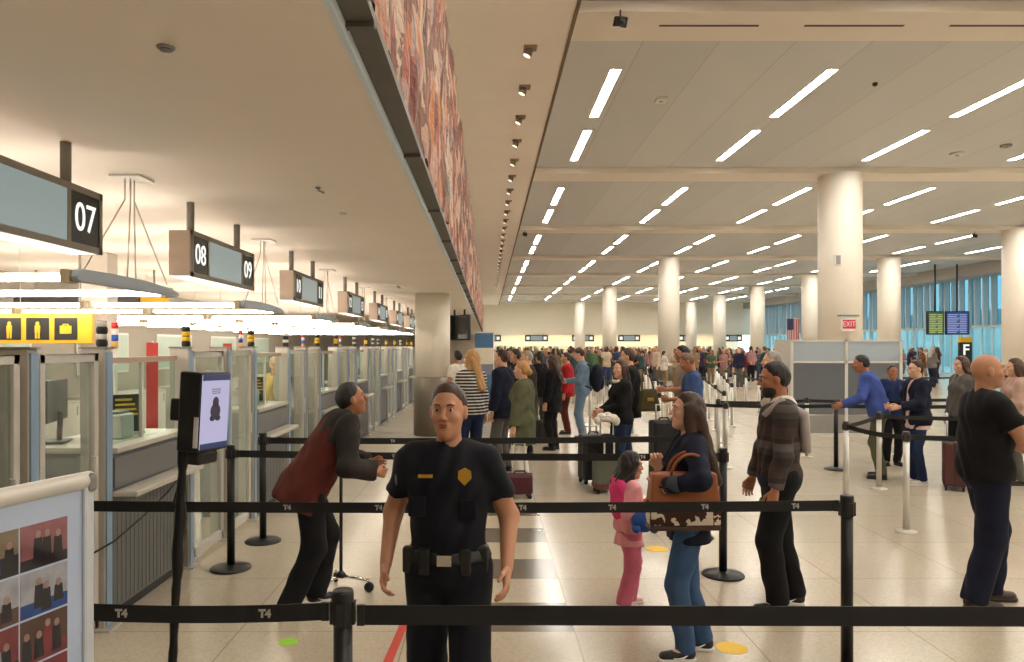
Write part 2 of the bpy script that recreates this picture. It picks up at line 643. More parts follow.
# ceiling fittings
for (x, y, lab) in ((1.85, 10.35, 'black security camera hanging before the slotted beam'), (1.5, 30.0, 'small dark camera hanging by the artwork end of the second beam'),
                    (20.0, 30.4, 'small dark camera hanging beside a white column top under the third beam')):
    t = empty('security_camera', (x, y, Z_BEAM))
    MB().tube([(0, 0, 0.0), (0, 0, -0.10)], 0.012).build('stem', BLACK, t)
    MB().box((0, 0, -0.17), (0.13, 0.17, 0.14), rot=(R(20), 0, R(25))).build('housing', BLACK, t, bevel=0.012)
    MB().ball((0.02, -0.085, -0.20), (0.035, 0.03, 0.035)).build('lens', DARKM, t)
    tag(t, lab, 'camera')
def ceil_pt(px, py, z):
    d = F_PX * (z - CAM_H) / (VPY - py)
    return Vector(((px - VPX) / F_PX * d, d, z))


p = ceil_pt(661, 99, Z_MAIN)
t = empty('detector_box', p)
MB().box((0, 0, -0.025), (0.22, 0.28, 0.05)).build('housing', WHITEP, t, bevel=0.01)
MB().ball((0, 0, -0.05), (0.04, 0.04, 0.015)).build('sensor', GREYP, t)
tag(t, 'small square white detector on the ceiling past the slotted beam', 'detector')
for i, (px, py, lab) in enumerate(((957, 153, 'round white ceiling speaker between strip lights before the second beam'),
                                   (1006, 145, 'round grey ceiling vent near the strip lights at the frame edge'),
                                   (875, 83, 'tiny dark sprinkler head on the main ceiling'))):
    p = ceil_pt(px, py, Z_MAIN)
    r = (0.16, 0.13, 0.045)[i]
    t = empty(('ceiling_speaker', 'ceiling_vent', 'sprinkler')[i], p)
    MB().lathe([(r * 0.5, -0.06), (r * 0.95, -0.045), (r, 0.0)], n=24).build('cover', (WHITEP, GREYP, DARKM)[i], t)
    MB().lathe([(r * 0.3, -0.075), (r * 0.3, -0.06)], n=16).build('grille', GREYP, t)
    tag(t, lab, ('speaker', 'vent', 'sprinkler')[i])
for i, (px, py, lab) in enumerate(((166, 47, 'dark round downlight in the low ceiling near the cornice'),
                                   (318, 187, 'small sprinkler head on the low ceiling by the nine sign'),
                                   (398, 286, 'tiny dark fitting on the low ceiling before the left column'),
                                   (343, 213, 'pale round cover plate on the low ceiling'))):
    p = ceil_pt(px, py, Z_LOW)
    t = empty(('downlight', 'sprinkler', 'sprinkler', 'cover_plate')[i], p)
    r = (0.032, 0.02, 0.03, 0.035)[i]
    MB().lathe([(r * 0.8, -0.010), (r, -0.006), (r, 0.0)], n=20).build('rim', (GREYP, GREYP, GREYP, WHITEP)[i], t)
    MB().lathe([(r * 0.7, -0.013), (r * 0.75, -0.008)], n=20).build('core', (BLACK, DARKM, DARKM, WHITEP)[i], t)
    if i in (1, 2):
        MB().box((0.02, 0, -0.03), (0.05, 0.012, 0.012), rot=(0, R(20), R(30))).build('deflector', GREYP, t)
    tag(t, lab, ('downlight', 'sprinkler', 'sprinkler', 'cover plate')[i])


# ------------------------------------------------------------------ relief artwork above the low ceiling
def art_material():
    k = NT('relief_collage')
    tc = k.n('ShaderNodeTexCoord')
    mp = k.n('ShaderNodeMapping')
    mp.inputs['Scale'].default_value = (1, 3.4, 0.8)
    k.l(tc.outputs['Object'], mp.inputs[0])
    v = k.n('ShaderNodeTexVoronoi')
    v.inputs['Scale'].default_value = 2.6
    k.l(mp.outputs[0], v.inputs['Vector'])
    sp = k.n('ShaderNodeSeparateColor')
    k.l(v.outputs['Color'], sp.inputs[0])
    rp = k.n('ShaderNodeValToRGB')
    rp.color_ramp.interpolation = 'CONSTANT'
    cols = [(0.0, (150, 92, 74)), (0.14, (196, 158, 132)), (0.3, (168, 74, 62)), (0.4, (206, 180, 160)), (0.52, (120, 84, 72)),
            (0.62, (186, 132, 108)), (0.72, (204, 118, 52)), (0.78, (172, 140, 136)), (0.88, (112, 118, 120)), (0.94, (92, 56, 48))]
    els = rp.color_ramp.elements
    for i, (p, c) in enumerate(cols):
        e = els[i] if i < 2 else els.new(p)
        e.position = p
        e.color = lin(c)
    k.l(sp.outputs[0], rp.inputs[0])
    n1 = k.noise(2.4, 6.0)
    n2 = k.noise(14.0, 4.0)
    c = k.mix(k.math('MULTIPLY', k.math('POWER', n2, 2.0), 0.7), rp.outputs[0], lin((196, 168, 150)))
    c = k.mix(k.math('MULTIPLY', k.math('GREATER_THAN', n1, 0.54), 0.72), c, lin((108, 66, 56)))
    k.l(c, k.b.inputs['Base Color'])
    k.b.inputs['Roughness'].default_value = 0.7
    k.bump(n2, 0.9, 0.05)
    return k.m


art = empty('relief_artwork', (-0.44, 0, 3.035))
ART = art_material()
from mathutils import noise as mnoise
TOP = 2.2
ypan = -1.0
pi_ = 0
while ypan < 66:
    w = random.uniform(1.5, 2.1) if ypan < 30 else 4.5
    top = TOP + random.uniform(-0.10, 0.10)
    nx = 28 if ypan < 14 else 18
    nz = 40 if ypan < 14 else 24
    vs, fs = [], []
    for j in range(nz + 1):
        for i in range(nx + 1):
            y = ypan + w * i / nx
            z = top * j / nz
            edge = min(1, min(i, nx - i) / 1.5) * min(1, (nz - j) / 1.5 + 0.35)
            d = mnoise.noise(Vector((y * 2.6, z * 1.0, 3.1))) * 0.05 + abs(mnoise.noise(Vector((y * 6.5, z * 2.0, 9.7)))) * 0.055
            jag = mnoise.noise(Vector((y * 3.1, 0, 1.7))) * 0.09 * (j / nz) ** 3
            vs.append((max(-0.02, d) * edge + 0.01, y, z + jag))
    for j in range(nz):
        for i in range(nx):
            a = j * (nx + 1) + i
            fs.append((a, a + 1, a + nx + 2, a + nx + 1))
    nb = len(vs)
    m = MB()
    m.add(vs, fs, 0, False)
    m.span((-0.155, ypan + 0.01, 0.02), (-0.01, ypan + w - 0.01, top - 0.05), 0)
    m.build('relief_panel', ART, art)
    ypan += w + 0.012
tag(art, 'long colourful relief mural of crumpled rust and cream pieces above the low ceiling', 'artwork')

# ------------------------------------------------------------------ check-in desks on the left
DESK_X = -2.49
RED_T = M('beacon_red', (214, 30, 30), 0.3, 0, 0.05)
BEACONS = ['black and silver', 'yellow and black', 'black and silver', 'yellow and black']
YELLOW_TXT = M('yellow_print', (226, 190, 60), 0.6, 0, 0.05)


def pylon(y, kind, label, group):
    t = empty('desk_pylon', (DESK_X, y, 0))
    MB().span((-0.16, -0.045, 0), (0, 0.045, 1.83)).build('post', STEEL, t, bevel=0.006)
    MB().span((0.0005, -0.035, 0.02), (0.012, 0.035, 1.81)).build('edge_strip', BLUE_REFLECT, t)
    MB().span((-0.20, -0.08, 0), (0.05, 0.08, 0.012)).build('foot_plate', STEEL, t)
    MB().span((-0.165, -0.05, 1.83), (0.015, 0.05, 1.845)).build('cap', GREYP, t)
    if kind:
        b = MB().lathe([(0.03, 0), (0.03, 0.17)], (-0.04, 0, 1.845), 16).build('beacon', BLACK, t)
        cs = {'black': (BLACK, ALU, BLACK, ALU), 'yellow': (BLACK, YELLOWP, YELLOWP, BLACK)}[kind]
        for i in range(4):
            z = 1.85 + i * 0.042
            MB().lathe([(0.034, 0), (0.036, 0.006), (0.036, 0.030), (0.034, 0.036)], (-0.04, 0, z), 18).build('lamp_segment', cs[i], b)
    tag(t, label, 'pylon', group)
    return t


def counter(y0, ln, label):
    t = empty('check_in_counter', (DESK_X, y0 + ln / 2, 0))
    h = ln / 2
    b = MB().span((-0.62, -h, 0.08), (-0.02, h, 1.13))
    for i in range(int(ln / 0.06)):
        b.span((-0.02, -h + 0.008 + i * 0.06, 0.1), (-0.0175, -h + 0.056 + i * 0.06, 0.80))
    b.build('body', GREYLAM, t)
    MB().span((-0.60, -h, 0), (-0.05, h, 0.08)).build('plinth', DARKM, t)
    MB().span((-0.66, -h, 1.13), (0.02, h, 1.17)).build('worktop', PALELAM, t, bevel=0.006)
    MB().span((-0.02, -h, 0.84), (0.15, h, 0.88)).build('bag_shelf', PALELAM, t, bevel=0.01)
    MB().span((-0.02, -h, 0.90), (0.0, h, 1.10)).build('upper_panel', M('counter_front_panel', (128, 130, 132), 0.4, 0.2, 0.05), t)
    MB().span((-1.05, -h, 0.72), (-0.62, h, 0.76)).build('staff_desk', PALELAM, t, bevel=0.006)
    MB().span((-1.02, -h, 0), (-0.98, -h + 0.5, 0.72)).build('drawer_unit', GREYP, t)
    tag(t, label, 'counter', 'check-in counters')
    return t


def screen(y0, ln, label):
    t = empty('glass_screen', (DESK_X - 0.10, y0 + ln / 2, 1.17))
    h = ln / 2
    MB().span((-0.006, -h, 0.002), (0.006, h, 0.56)).build('pane', GLASS, t)
    MB().span((-0.025, -h, 0.56), (0.025, h, 0.60)).build('head_rail', M('rail_rosy', (196, 176, 158), 0.4, 0.4, 0.05), t)
    MB().span((-0.012, -0.012, 0.002), (0.012, 0.012, 0.56)).build('clamp_bar', ALU, t)
    tag(t, label, 'glass screen', 'glass screens on the counters')


def gate(y0, ln, label, cat='glass gate'):
    t = empty('glass_gate', (DESK_X - 0.04, y0 + ln / 2, 0))
    h = ln / 2
    f = MB()
    f.span((-0.025, -h, 0.04), (0.025, -h + 0.05, 1.80)).span((-0.025, h - 0.05, 0.04), (0.025, h, 1.80))
    f.span((-0.025, -h, 1.75), (0.025, h, 1.80)).span((-0.025, -h, 0.04), (0.025, h, 0.12))
    f.build('frame', ALU, t, bevel=0.004)
    MB().span((-0.006, -h + 0.05, 0.12), (0.006, h - 0.05, 1.75)).build('pane', GLASSG, t)
    MB().tube([(0.03, h - 0.09, 0.95), (0.06, h - 0.09, 0.95), (0.06, h - 0.09, 1.15), (0.03, h - 0.09, 1.15)], 0.009).build('handle', WHITEP, t)
    MB().span((-0.02, -h + 0.02, 0), (0.02, -h + 0.06, 0.05)).build('floor_pivot', STEEL, t)
    tag(t, label, cat, 'glass gates between the desks')


def office_chair(x, y, rz, label):
    t = empty('office_chair', (x, y, 0), rz)
    s = MB().box((0, 0, 0.47), (0.46, 0.44, 0.08))
    s.build('seat', fabric('chair_cloth', (46, 46, 48)), t, bevel=0.03)
    MB().box((0, -0.22, 0.80), (0.44, 0.06, 0.50), rot=(R(8), 0, 0)).build('backrest', MATS['chair_cloth'], t, bevel=0.025)
    MB().tube([(0, 0, 0.10), (0, 0, 0.45)], 0.03).build('gas_lift', DARKM, t)
    MB().tube([(0, -0.05, 0.43), (0, -0.24, 0.45), (0, -0.25, 0.62)], 0.02).build('back_support', BLACK, t)
    for i in range(5):
        a = 2 * PI * i / 5
        lg = MB().tube([(0, 0, 0.11), (0.28 * math.cos(a), 0.28 * math.sin(a), 0.075)], [0.025, 0.016]).build('leg', BLACK, t)
        MB().lathe([(0.028, -0.012), (0.028, 0.012)], n=14).build('caster', BLACK, lg, loc=(0.28 * math.cos(a), 0.28 * math.sin(a), 0.03)).rotation_euler = (PI / 2, 0, a)
    for sx in (-1, 1):
        MB().tube([(sx * 0.22, -0.1, 0.45), (sx * 0.27, -0.1, 0.62), (sx * 0.27, 0.14, 0.64)], 0.018).build('armrest', BLACK, t)
    tag(t, label, 'chair', 'office chairs behind the counters')


SCREENM = emit('monitor_glow', (0.55, 0.68, 0.72), 0.5)


def monitor(x, y, z, rz, label):
    t = empty('desk_monitor', (x, y, z), rz)
    MB().box((0, 0, 0.012), (0.22, 0.16, 0.015)).build('base', BLACK, t, bevel=0.004)
    MB().tube([(0, -0.02, 0.02), (0, -0.03, 0.22)], 0.018).build('stand', BLACK, t)
    MB().box((0, 0, 0.30), (0.46, 0.03, 0.29)).build('housing', DARKM, t, bevel=0.006)
    MB().box((0, 0.0165, 0.30), (0.43, 0.003, 0.26)).build('screen', SCREENM, t)
    tag(t, label, 'monitor', 'desk monitors')


def printer(x, y, z, rz, label):
    t = empty('ticket_printer', (x, y, z), rz)
    MB().box((0, 0, 0.09), (0.20, 0.26, 0.18)).build('housing', WHITEP, t, bevel=0.015)
    MB().box((0, 0.12, 0.06), (0.13, 0.03, 0.02)).build('slot', BLACK, t)
    MB().box((0.05, 0.131, 0.13), (0.05, 0.006, 0.03)).build('key_pad', GREYP, t)
    MB().box((0, 0.0, 0.19), (0.16, 0.2, 0.02)).build('lid', GREYP, t, bevel=0.005)
    tag(t, label, 'printer', 'ticket printers')


def notice(x, y, z, rz, label):
    t = empty('counter_notice', (x, y, z), rz)
    MB().box((0, 0, 0.16), (0.21, 0.012, 0.29)).build('board', M('notice_black', (40, 36, 30), 0.6), t, bevel=0.003)
    tx = MB()
    for i, w in enumerate((0.12, 0.14, 0.15, 0.16, 0.13, 0.10)):
        tx.box((-0.09 + w / 2, -0.0075, 0.265 - i * 0.038), (w, 0.003, 0.016))
    tx.build('printed_lines', YELLOW_TXT, t)
    MB().box((0, 0, 0.008), (0.23, 0.10, 0.016)).build('stand', ALU, t, bevel=0.003)
    tag(t, label, 'notice', 'yellow on black counter notices')


def pole_light(x, y, label):
    t = empty('signal_pole', (x, y, 1.171))
    MB().lathe([(0.035, 0), (0.035, 0.012), (0.01, 0.016), (0.01, 0.66)], n=14).build('pole', ALU, t)
    for i, (mm, hh) in enumerate(((M('signal_amber', (214, 168, 96), 0.4), 0.06), (BLUEP, 0.05), (WHITEP, 0.05), (REDP, 0.05))):
        z = 0.66 + (0, 0.06, 0.11, 0.16)[i]
        MB().lathe([(0.022, z), (0.026, z + 0.004), (0.026, z + hh - 0.004), (0.022, z + hh)], n=16).build('lamp_segment', mm, t)
    tag(t, label, 'signal light', 'red white and blue signal poles')


HAND = ['nearest', 'second', 'third', 'fourth', 'fifth', 'sixth', 'seventh', 'eighth']
for k in range(8):
    y0 = 4.05 + 3.05 * (k - 1)
    nm = HAND[k]
    near = k < 6
    pylon(y0, 'black' if k == 5 else None, 'steel pylon with painted blue reflection at the near end of the %s desk bay' % nm, 'desk pylons')
    pylon(y0 + 0.8, ('black', 'black', 'yellow', 'yellow')[k % 4], 'steel pylon with beacon at the near end of the %s check-in counter' % nm, 'desk pylons')
    pylon(y0 + 2.15, ('yellow', 'yellow', 'black', 'yellow')[k % 4], 'steel pylon with beacon at the far end of the %s check-in counter' % nm, 'desk pylons')
    gate(y0 + 0.09, 0.62, 'narrow framed glass gate just before the %s check-in counter' % nm)
    gate(y0 + 2.24, 0.72, 'wide framed glass gate just past the %s check-in counter' % nm)
    counter(y0 + 0.89, 1.17, 'grey ribbed check-in counter with pale shelf, %s of the row' % nm)
    screen(y0 + 0.89, 1.17, 'clear glass screen standing on the %s check-in counter' % nm)
    if near:
        monitor(DESK_X - 0.54, y0 + 1.14, 1.171, R(105), 'black desk monitor standing on the %s check-in counter' % nm)
        printer(DESK_X - 0.30, y0 + 1.42, 1.171, R(90), 'white ticket printer on the middle of the %s counter' % nm)
        office_chair(DESK_X - 1.45, y0 + 1.45, R(-70), 'black swivel office chair behind the %s check-in counter' % nm)
        pole_light(DESK_X - 0.54, y0 + 1.96, 'thin signal pole with red and blue lamps on the %s counter' % nm)
    if k in (1, 2, 3):
        notice(DESK_X - 0.30, y0 + (1.68, 1.85, 1.75)[k - 1], 1.171, R(40), 'black notice with yellow lines standing on the %s counter' % nm)

# back-office units along the wall, one per bay
for k in range(7):
    y0 = 4.3 + 3.05 * k
    t = empty('back_cabinet', (X_LEFT + 0.32, y0, 0))
    MB().span((-0.30, -1.2, 0.06), (0.30, 1.2, 1.0)).build('body', PALELAM, t, bevel=0.008)
    MB().span((-0.28, -1.18, 0), (0.26, 1.18, 0.06)).build('plinth', DARKM, t)
    for i in range(4):
        d = MB().span((0.30, -1.18 + i * 0.59, 0.10), (0.318, -0.62 + i * 0.59, 0.96)).build('door', WHITEP, t, bevel=0.003)
        MB().span((0.318, -0.72 + i * 0.59, 0.78), (0.335, -0.70 + i * 0.59, 0.92)).build('handle', STEEL, d)
    tag(t, 'low pale cabinet against the office wall, %s from the front' % HAND[k], 'cabinet', 'back office cabinets')
    b = empty('wall_board', (X_LEFT, y0, 1.35))
    MB().span((0.002, -0.9, 0), (0.03, 0.9, 0.75)).build('frame', ALU, b)
    MB().span((0.03, -0.86, 0.04), (0.034, 0.86, 0.71)).build('sheet', M('pale_green_sheet', (176, 196, 184), 0.5, 0, 0.05, 3), b)
    tag(b, 'pale green framed board on the office wall, %s from the front' % HAND[k], 'board', 'office wall boards')
for i, (x, y) in enumerate(((-5.2, 7.4), (-4.9, 10.8), (-5.0, 14.2))):
    t = empty('banner_stand', (x, y, 0), R(15))
    MB().box((0, 0, 0.03), (0.5, 0.22, 0.06)).build('base', ALU, t, bevel=0.01)
    MB().box((0, 0, 0.98), (0.16, 0.01, 1.84)).build('banner', M('red_banner_cloth', (176, 56, 54), 0.7, 0, 0.06), t)
    MB().tube([(0, 0.02, 0.05), (0, 0.02, 1.92)], 0.012).build('mast', ALU, t)
    tag(t, 'tall narrow red banner stand in the back office, %s from the front' % HAND[i], 'banner', 'red banners')

# queue number signs hanging over the desks
FRAME = M('sign_frame_grey', (142, 137, 128), 0.45, 0.1, 0.05)
SGLASS = emit('sign_face_glow', (0.30, 0.37, 0.36), 0.75)
SBLACK = M('sign_black', (24, 24, 22), 0.4)
SWHITE = emit('sign_digit_white', (1, 1, 0.94), 1.1)
SIDEP = M('sign_side_pale', (198, 178, 162), 0.45, 0.2, 0.04)
UNDER = emit('sign_underglow', (1.0, 0.88, 0.74), 1.1)
SIGNS = [2.72, 5.42, 8.30, 11.5, 14.55, 17.6, 20.65, 23.7]
for i, y0 in enumerate(SIGNS):
    a, b = 6 + 2 * i, 7 + 2 * i
    t = empty('number_sign', (-2.17, y0, 2.36))
    L, H = 1.44, 0.34
    MB().span((-0.17, 0, 0.01), (-0.012, L, H)).build('case', SIDEP, t, bevel=0.004)
    f = MB()
    f.span((-0.012, 0, 0), (0.004, L, 0.035)).span((-0.012, 0, H - 0.035), (0.004, L, H)).span((-0.012, 0, 0), (0.004, 0.03, H)).span((-0.012, L - 0.03, 0), (0.004, L, H))
    f.span((-0.012, 0.31, 0.03), (0.002, 0.34, H - 0.03)).span((-0.012, L - 0.34, 0.03), (0.002, L - 0.31, H - 0.03))
    f.build('face_frame', FRAME, t)
    MB().span((-0.011, 0.34, 0.03), (-0.002, L - 0.34, H - 0.03)).build('display_glass', SGLASS, t)
    MB().span((-0.16, 0.03, 0.0), (-0.02, L - 0.03, 0.011)).build('underlight', UNDER, t)
    for (yy, num) in ((0.17, a), (L - 0.17, b)):
        pl = MB().span((-0.011, yy - 0.14, 0.03), (-0.001, yy + 0.14, H - 0.03)).build('number_plate', SBLACK, t)
        text_object('digits', '%02d' % num, 0.215, SWHITE, pl, (0.0005, yy, H / 2), (PI / 2, 0, PI / 2), 0.0, 0.002, 0.98)
    for yy in (0.20, L - 0.20):
        MB().lathe([(0.028, H), (0.028, Z_LOW - 2.36)], (-0.09, yy, 0), 16).build('hanger', GREYP, t)
    tag(t, 'grey hanging sign showing the numbers %02d and %02d over the check-in desks' % (a, b), 'sign', 'desk number signs')

# suspended tube lights over the desks
TUBE = emit('fluorescent_tube', TUBE_COL, TUBE_LIGHT)
WING = M('blue_grey_wing', (172, 186, 204), 0.4, 0.0, 0.04)
proto = empty('suspended_light', (-2.30, 0, 2.24))
w = MB()
poly = [(-0.67, 0.0), (-0.65, 0.032), (-0.60, 0.045), (-0.3, 0.05), (0.2, 0.045), (0.55, 0.025), (0.68, 0.0), (0.69, -0.02), (0.66, -0.03), (0.3, -0.03), (-0.3, -0.03), (-0.62, -0.03), (-0.66, -0.02)]
w.prism(poly, (-0.02, 0.02), 0, Matrix(((0, 0, 1, 0), (1, 0, 0, 0), (0, 1, 0, 0), (0, 0, 0, 1))))
w.build('wing', WING, proto, bevel=0.006)
for yy in (-0.62, 0.64):
    for sgi in range(3):
        x1 = -0.03 - sgi * 1.45
        sp = MB().span((x1 - 1.40, yy - 0.014, -0.02), (x1, yy + 0.014, 0.02)).build('batten', WHITEP, proto)
        for dz in (-0.028, 0.028):
            MB().tube([(x1 - 1.36, yy + dz, -0.012), (x1 - 0.04, yy + dz, -0.012)], 0.013, 10).build('tube', TUBE, sp)
        MB().span((x1 - 0.045, yy - 0.055, -0.035), (x1 + 0.0, yy + 0.055, 0.036)).build('end_cap', M('lamp_cap', (190, 178, 150), 0.5), sp)
MB().box((0, 0, Z_LOW - 2.24 - 0.008), (0.20, 0.20, 0.014)).build('canopy_plate', WHITEP, proto)
for (x0, ya, yb2) in ((-0.03, -0.03, -0.55), (0.0, -0.02, -0.06), (0.0, 0.03, 0.05), (0.0, 0.03, 0.52)):
    MB().tube([(x0, ya, Z_LOW - 2.24 - 0.012), (x0, ya * 1.0, Z_LOW - 2.24 - 0.15), (x0 * 0.3, yb2, 0.05)], 0.005, 6).build('cable', M('cable_grey', (226, 216, 204), 0.5, 0.0), proto)
for ang in (-1, 1):
    MB().tube([(-2.9, ang * 0.62, Z_LOW - 2.24 - 0.002), (-2.9, ang * 0.63, 0.03)], 0.004, 6).build('cable', MATS['cable_grey'], proto)
km = {}
for c in bpy.data.objects:
    if c.parent is not None:
        km.setdefault(c.parent.name, []).append(c)
for i in range(7):
    o = proto if i == 0 else copy_tree(proto, None, km)
    o.location = (-2.30, (4.78, 7.6, 10.6, 13.75, 16.8, 19.85, 22.9)[i], 2.24)
    tag(o, 'hanging twin tube light with blue grey end wing, %s over the desks' % HAND[i], 'hanging light', 'tube lights over the desks')

# yellow wayfinding sign and dark fascia deeper in
t = empty('wayfinding_sign', (-4.95, 8.4, 1.92))
MB().span((-1.4, 0, -0.04), (0.45, 0.06, 0.34)).build('panel', M('sign_yellow', (214, 168, 30), 0.5, 0, 0.04), t, bevel=0.004)
for i, x in enumerate((0.16, -0.16, -0.48)):
    pb = MB().span((x - 0.13, -0.006, 0.0), (x + 0.13, 0.0, 0.25)).build('pictogram', SBLACK, t)
    g = MB()
    if i == 0:
        g.box((0, 0, 0), (0.13, 0.004, 0.09)).box((0, 0, 0.06), (0.06, 0.004, 0.014)).box((-0.028, 0, 0.05), (0.012, 0.004, 0.03)).box((0.028, 0, 0.05), (0.012, 0.004, 0.03))
    else:
        g.ball((0, 0, 0.07), (0.022, 0.003, 0.022)).box((0, 0, 0.01), (0.06, 0.004, 0.08)).box((-0.016, 0, -0.06), (0.022, 0.004, 0.08)).box((0.016, 0, -0.06), (0.022, 0.004, 0.08))
    g.build('symbol', MATS['sign_yellow'], pb, loc=(x, -0.008, 0.115))
for x in (-0.9, 0.3):
    MB().tube([(x, 0.03, 0.34), (x, 0.03, Z_LOW - 1.92)], 0.015).build('hanger', GREYP, t)
tag(t, 'yellow wayfinding sign with black luggage pictogram squares beyond the nearest gate', 'sign')
t = empty('fascia_sign', (-5.6, 10.6, 2.42))
MB().span((-1.2, 0, 0), (0.6, 0.08, 0.17)).build('dark_panel', M('fascia_dark', (70, 66, 60), 0.6), t)
MB().span((0.62, 0, 0), (1.0, 0.08, 0.17)).build('yellow_panel', MATS['sign_yellow'], t)
for x in (-0.9, 0.8):
    MB().tube([(x, 0.04, 0.17), (x, 0.04, Z_LOW - 2.42)], 0.015).build('hanger', GREYP, t)
tag(t, 'dark hanging fascia with a yellow end glimpsed between the tube lights', 'sign')
o = MB().span((-0.16, -0.12, 0), (0.16, 0.12, Z_LOW)).build('office_pillar', WHITE, loc=(-4.60, 8.75, 0))
o['kind'] = 'structure'

# loose cable on the nearest full counter
cb = MB().tube([(DESK_X + 0.015, 4.62, 0.55), (DESK_X + 0.02, 4.9, 0.56), (DESK_X + 0.02, 5.3, 0.63), (DESK_X + 0.02, 5.7, 0.72), (DESK_X + 0.01, 6.05, 0.83)], 0.006, 6)
tag(cb.build('loose_cable', BLACK), 'thin black cable drooping across the front of the second check-in counter', 'cable')

# ------------------------------------------------------------------ queue barriers
def make_stanchion(kind):
    t = empty('belt_stanchion')
    if kind == 'black':
        MB().lathe([(0.165, 0), (0.168, 0.008), (0.16, 0.018), (0.06, 0.034), (0.036, 0.04)], n=32).build('base', BLACKM, t)
        MB().lathe([(0.032, 0.036), (0.032, 0.93)], n=20).build('post', BLACKM, t)
        h = MB().lathe([(0.034, 0.915), (0.036, 0.92), (0.036, 1.02), (0.033, 1.03)], n=20).build('head', BLACK, t)
        b = MB()
        for a in range(4):
            c, s = math.cos(a * PI / 2), math.sin(a * PI / 2)
            b.box((0.036 * c, 0.036 * s, 0.955), (0.012 + 0.018 * abs(s), 0.012 + 0.018 * abs(c), 0.075))
        b.build('belt_clip', BLACK, h)
    else:
        MB().lathe([(0.10, 0), (0.10, 0.012), (0.04, 0.022), (0.034, 0.03)], n=24).build('base', STEEL, t)
        MB().lathe([(0.03, 0.02), (0.03, 0.90)], n=16).build('post', M('pale_silver_post', (206, 204, 198), 0.3, 0.45, 0.05, 20), t)
        h = MB().lathe([(0.031, 0.90), (0.034, 0.905), (0.034, 0.99), (0.03, 1.0)], n=16).build('head', M('head_dark', (70, 68, 66), 0.4, 0.3), t)
        b = MB()
        for a in range(4):
            c, s = math.cos(a * PI / 2), math.sin(a * PI / 2)
            b.box((0.034 * c, 0.034 * s, 0.94), (0.01 + 0.016 * abs(s), 0.01 + 0.016 * abs(c), 0.06))
        b.build('belt_clip', BLACK, h)
    return t


STP = {}


def stanchion(x, y, kind, label, group=None):
    if kind not in STP:
        o = make_stanchion(kind)
        km = {}
        for c in bpy.data.objects:
            if c.parent is not None:
                km.setdefault(c.parent.name, []).append(c)
        STP[kind] = (o, km)
    else:
        o = copy_tree(STP[kind][0], None, STP[kind][1])
    o.location = (x, y, 0)
    tag(o, label, 'stanchion', group or ('black belt stanchions' if kind == 'black' else 'silver belt stanchions'))
    return o


BELT = M('black_webbing', (16, 15, 16), 0.7, 0, 0.2, 60, 0.1)
LOGO = M('belt_logo_grey', (170, 168, 164), 0.6, 0, 0.04)


def belt(a, b, label, logos=(), z=0.955, h=0.058, gap=0.060, sag=0.012):
    a, b = Vector((a[0], a[1], z)), Vector((b[0], b[1], z))
    d = (b - a)
    L = d.length
    u = d.normalized()
    n = Vector((-u.y, u.x, 0))
    if n.y > 0:
        n = -n
    mid = (a + b) / 2
    m = MB()
    N = 12
    def pt(f):
        s = gap + (L - 2 * gap) * f
        return a + u * s + Vector((0, 0, -sag * 4 * f * (1 - f)))
    vs = []
    for i in range(N + 1):
        p = pt(i / N) - mid
        for (o, dz) in ((0.002, -h / 2), (0.002, h / 2), (-0.002, h / 2), (-0.002, -h / 2)):
            vs.append(p + n * o + Vector((0, 0, dz)))
    fs = []
    for i in range(N):
        for k in range(4):
            fs.append((i * 4 + k, i * 4 + (k + 1) % 4, i * 4 + 4 + (k + 1) % 4, i * 4 + 4 + k))
    fs += [(3, 2, 1, 0), (N * 4, N * 4 + 1, N * 4 + 2, N * 4 + 3)]
    m.add(vs, fs)
    o = m.build('barrier_belt', BELT, loc=mid)
    for e, p in (('end', pt(0)), ('end', pt(1))):
        MB().box((0, 0, 0), (0.026, 0.012, h * 1.05)).build('end_tab', BLACK, o, loc=p - mid, rz=math.atan2(u.y, u.x))
    rz = math.atan2(n.y, n.x) + PI / 2
    for f in logos:
        text_object('lettering', 'T4', h * 0.62, LOGO, o, pt(f) - mid + n * 0.0035, (PI / 2, 0, rz), 0.002, 0.0008)
    return tag(o, label, 'belt', 'black barrier belts')


def fx(px, z):
    return (px - VPX) / F_PX * z


def frac(px, x0, y0, x1, y1):
    """where along a belt the ray through picture column px meets it"""
    k = (px - VPX) / F_PX
    return (k * y0 - x0) / ((x1 - x0) - k * (y1 - y0))


# nearest line
A0, A1, A2 = (-1.53, 2.50), (fx(343, 2.49), 2.49), (2.45, 2.47)
stanchion(A1[0], A1[1], 'black', 'nearest black stanchion, its top in front of the uniformed officer')
stanchion(A0[0], A0[1], 'black', 'black stanchion behind the photo board, ending the nearest belt')
stanchion(A2[0], A2[1], 'black', 'black stanchion ending the nearest belt beyond the bald man')
belt(A0, A1, 'nearest black belt running behind the photo board to the nearest stanchion', [frac(113, *A0, *A1), frac(275, *A0, *A1)], z=0.957)
belt(A1, A2, 'nearest black belt crossing the picture in front of the officer and queue', [], z=0.945, h=0.066, sag=0.0)
# second line
B0, B1 = (-2.50, 4.07), (fx(847, 4.07), 4.07)
stanchion(B1[0], B1[1], 'black', 'black stanchion standing between the striped sweater man and the bald man')
belt(B0, B1, 'second black belt crossing in front of the woman with the cowhide bag', [frac(p, *B0, *B1) for p in (283, 377, 525, 617, 712, 805)], z=0.972)
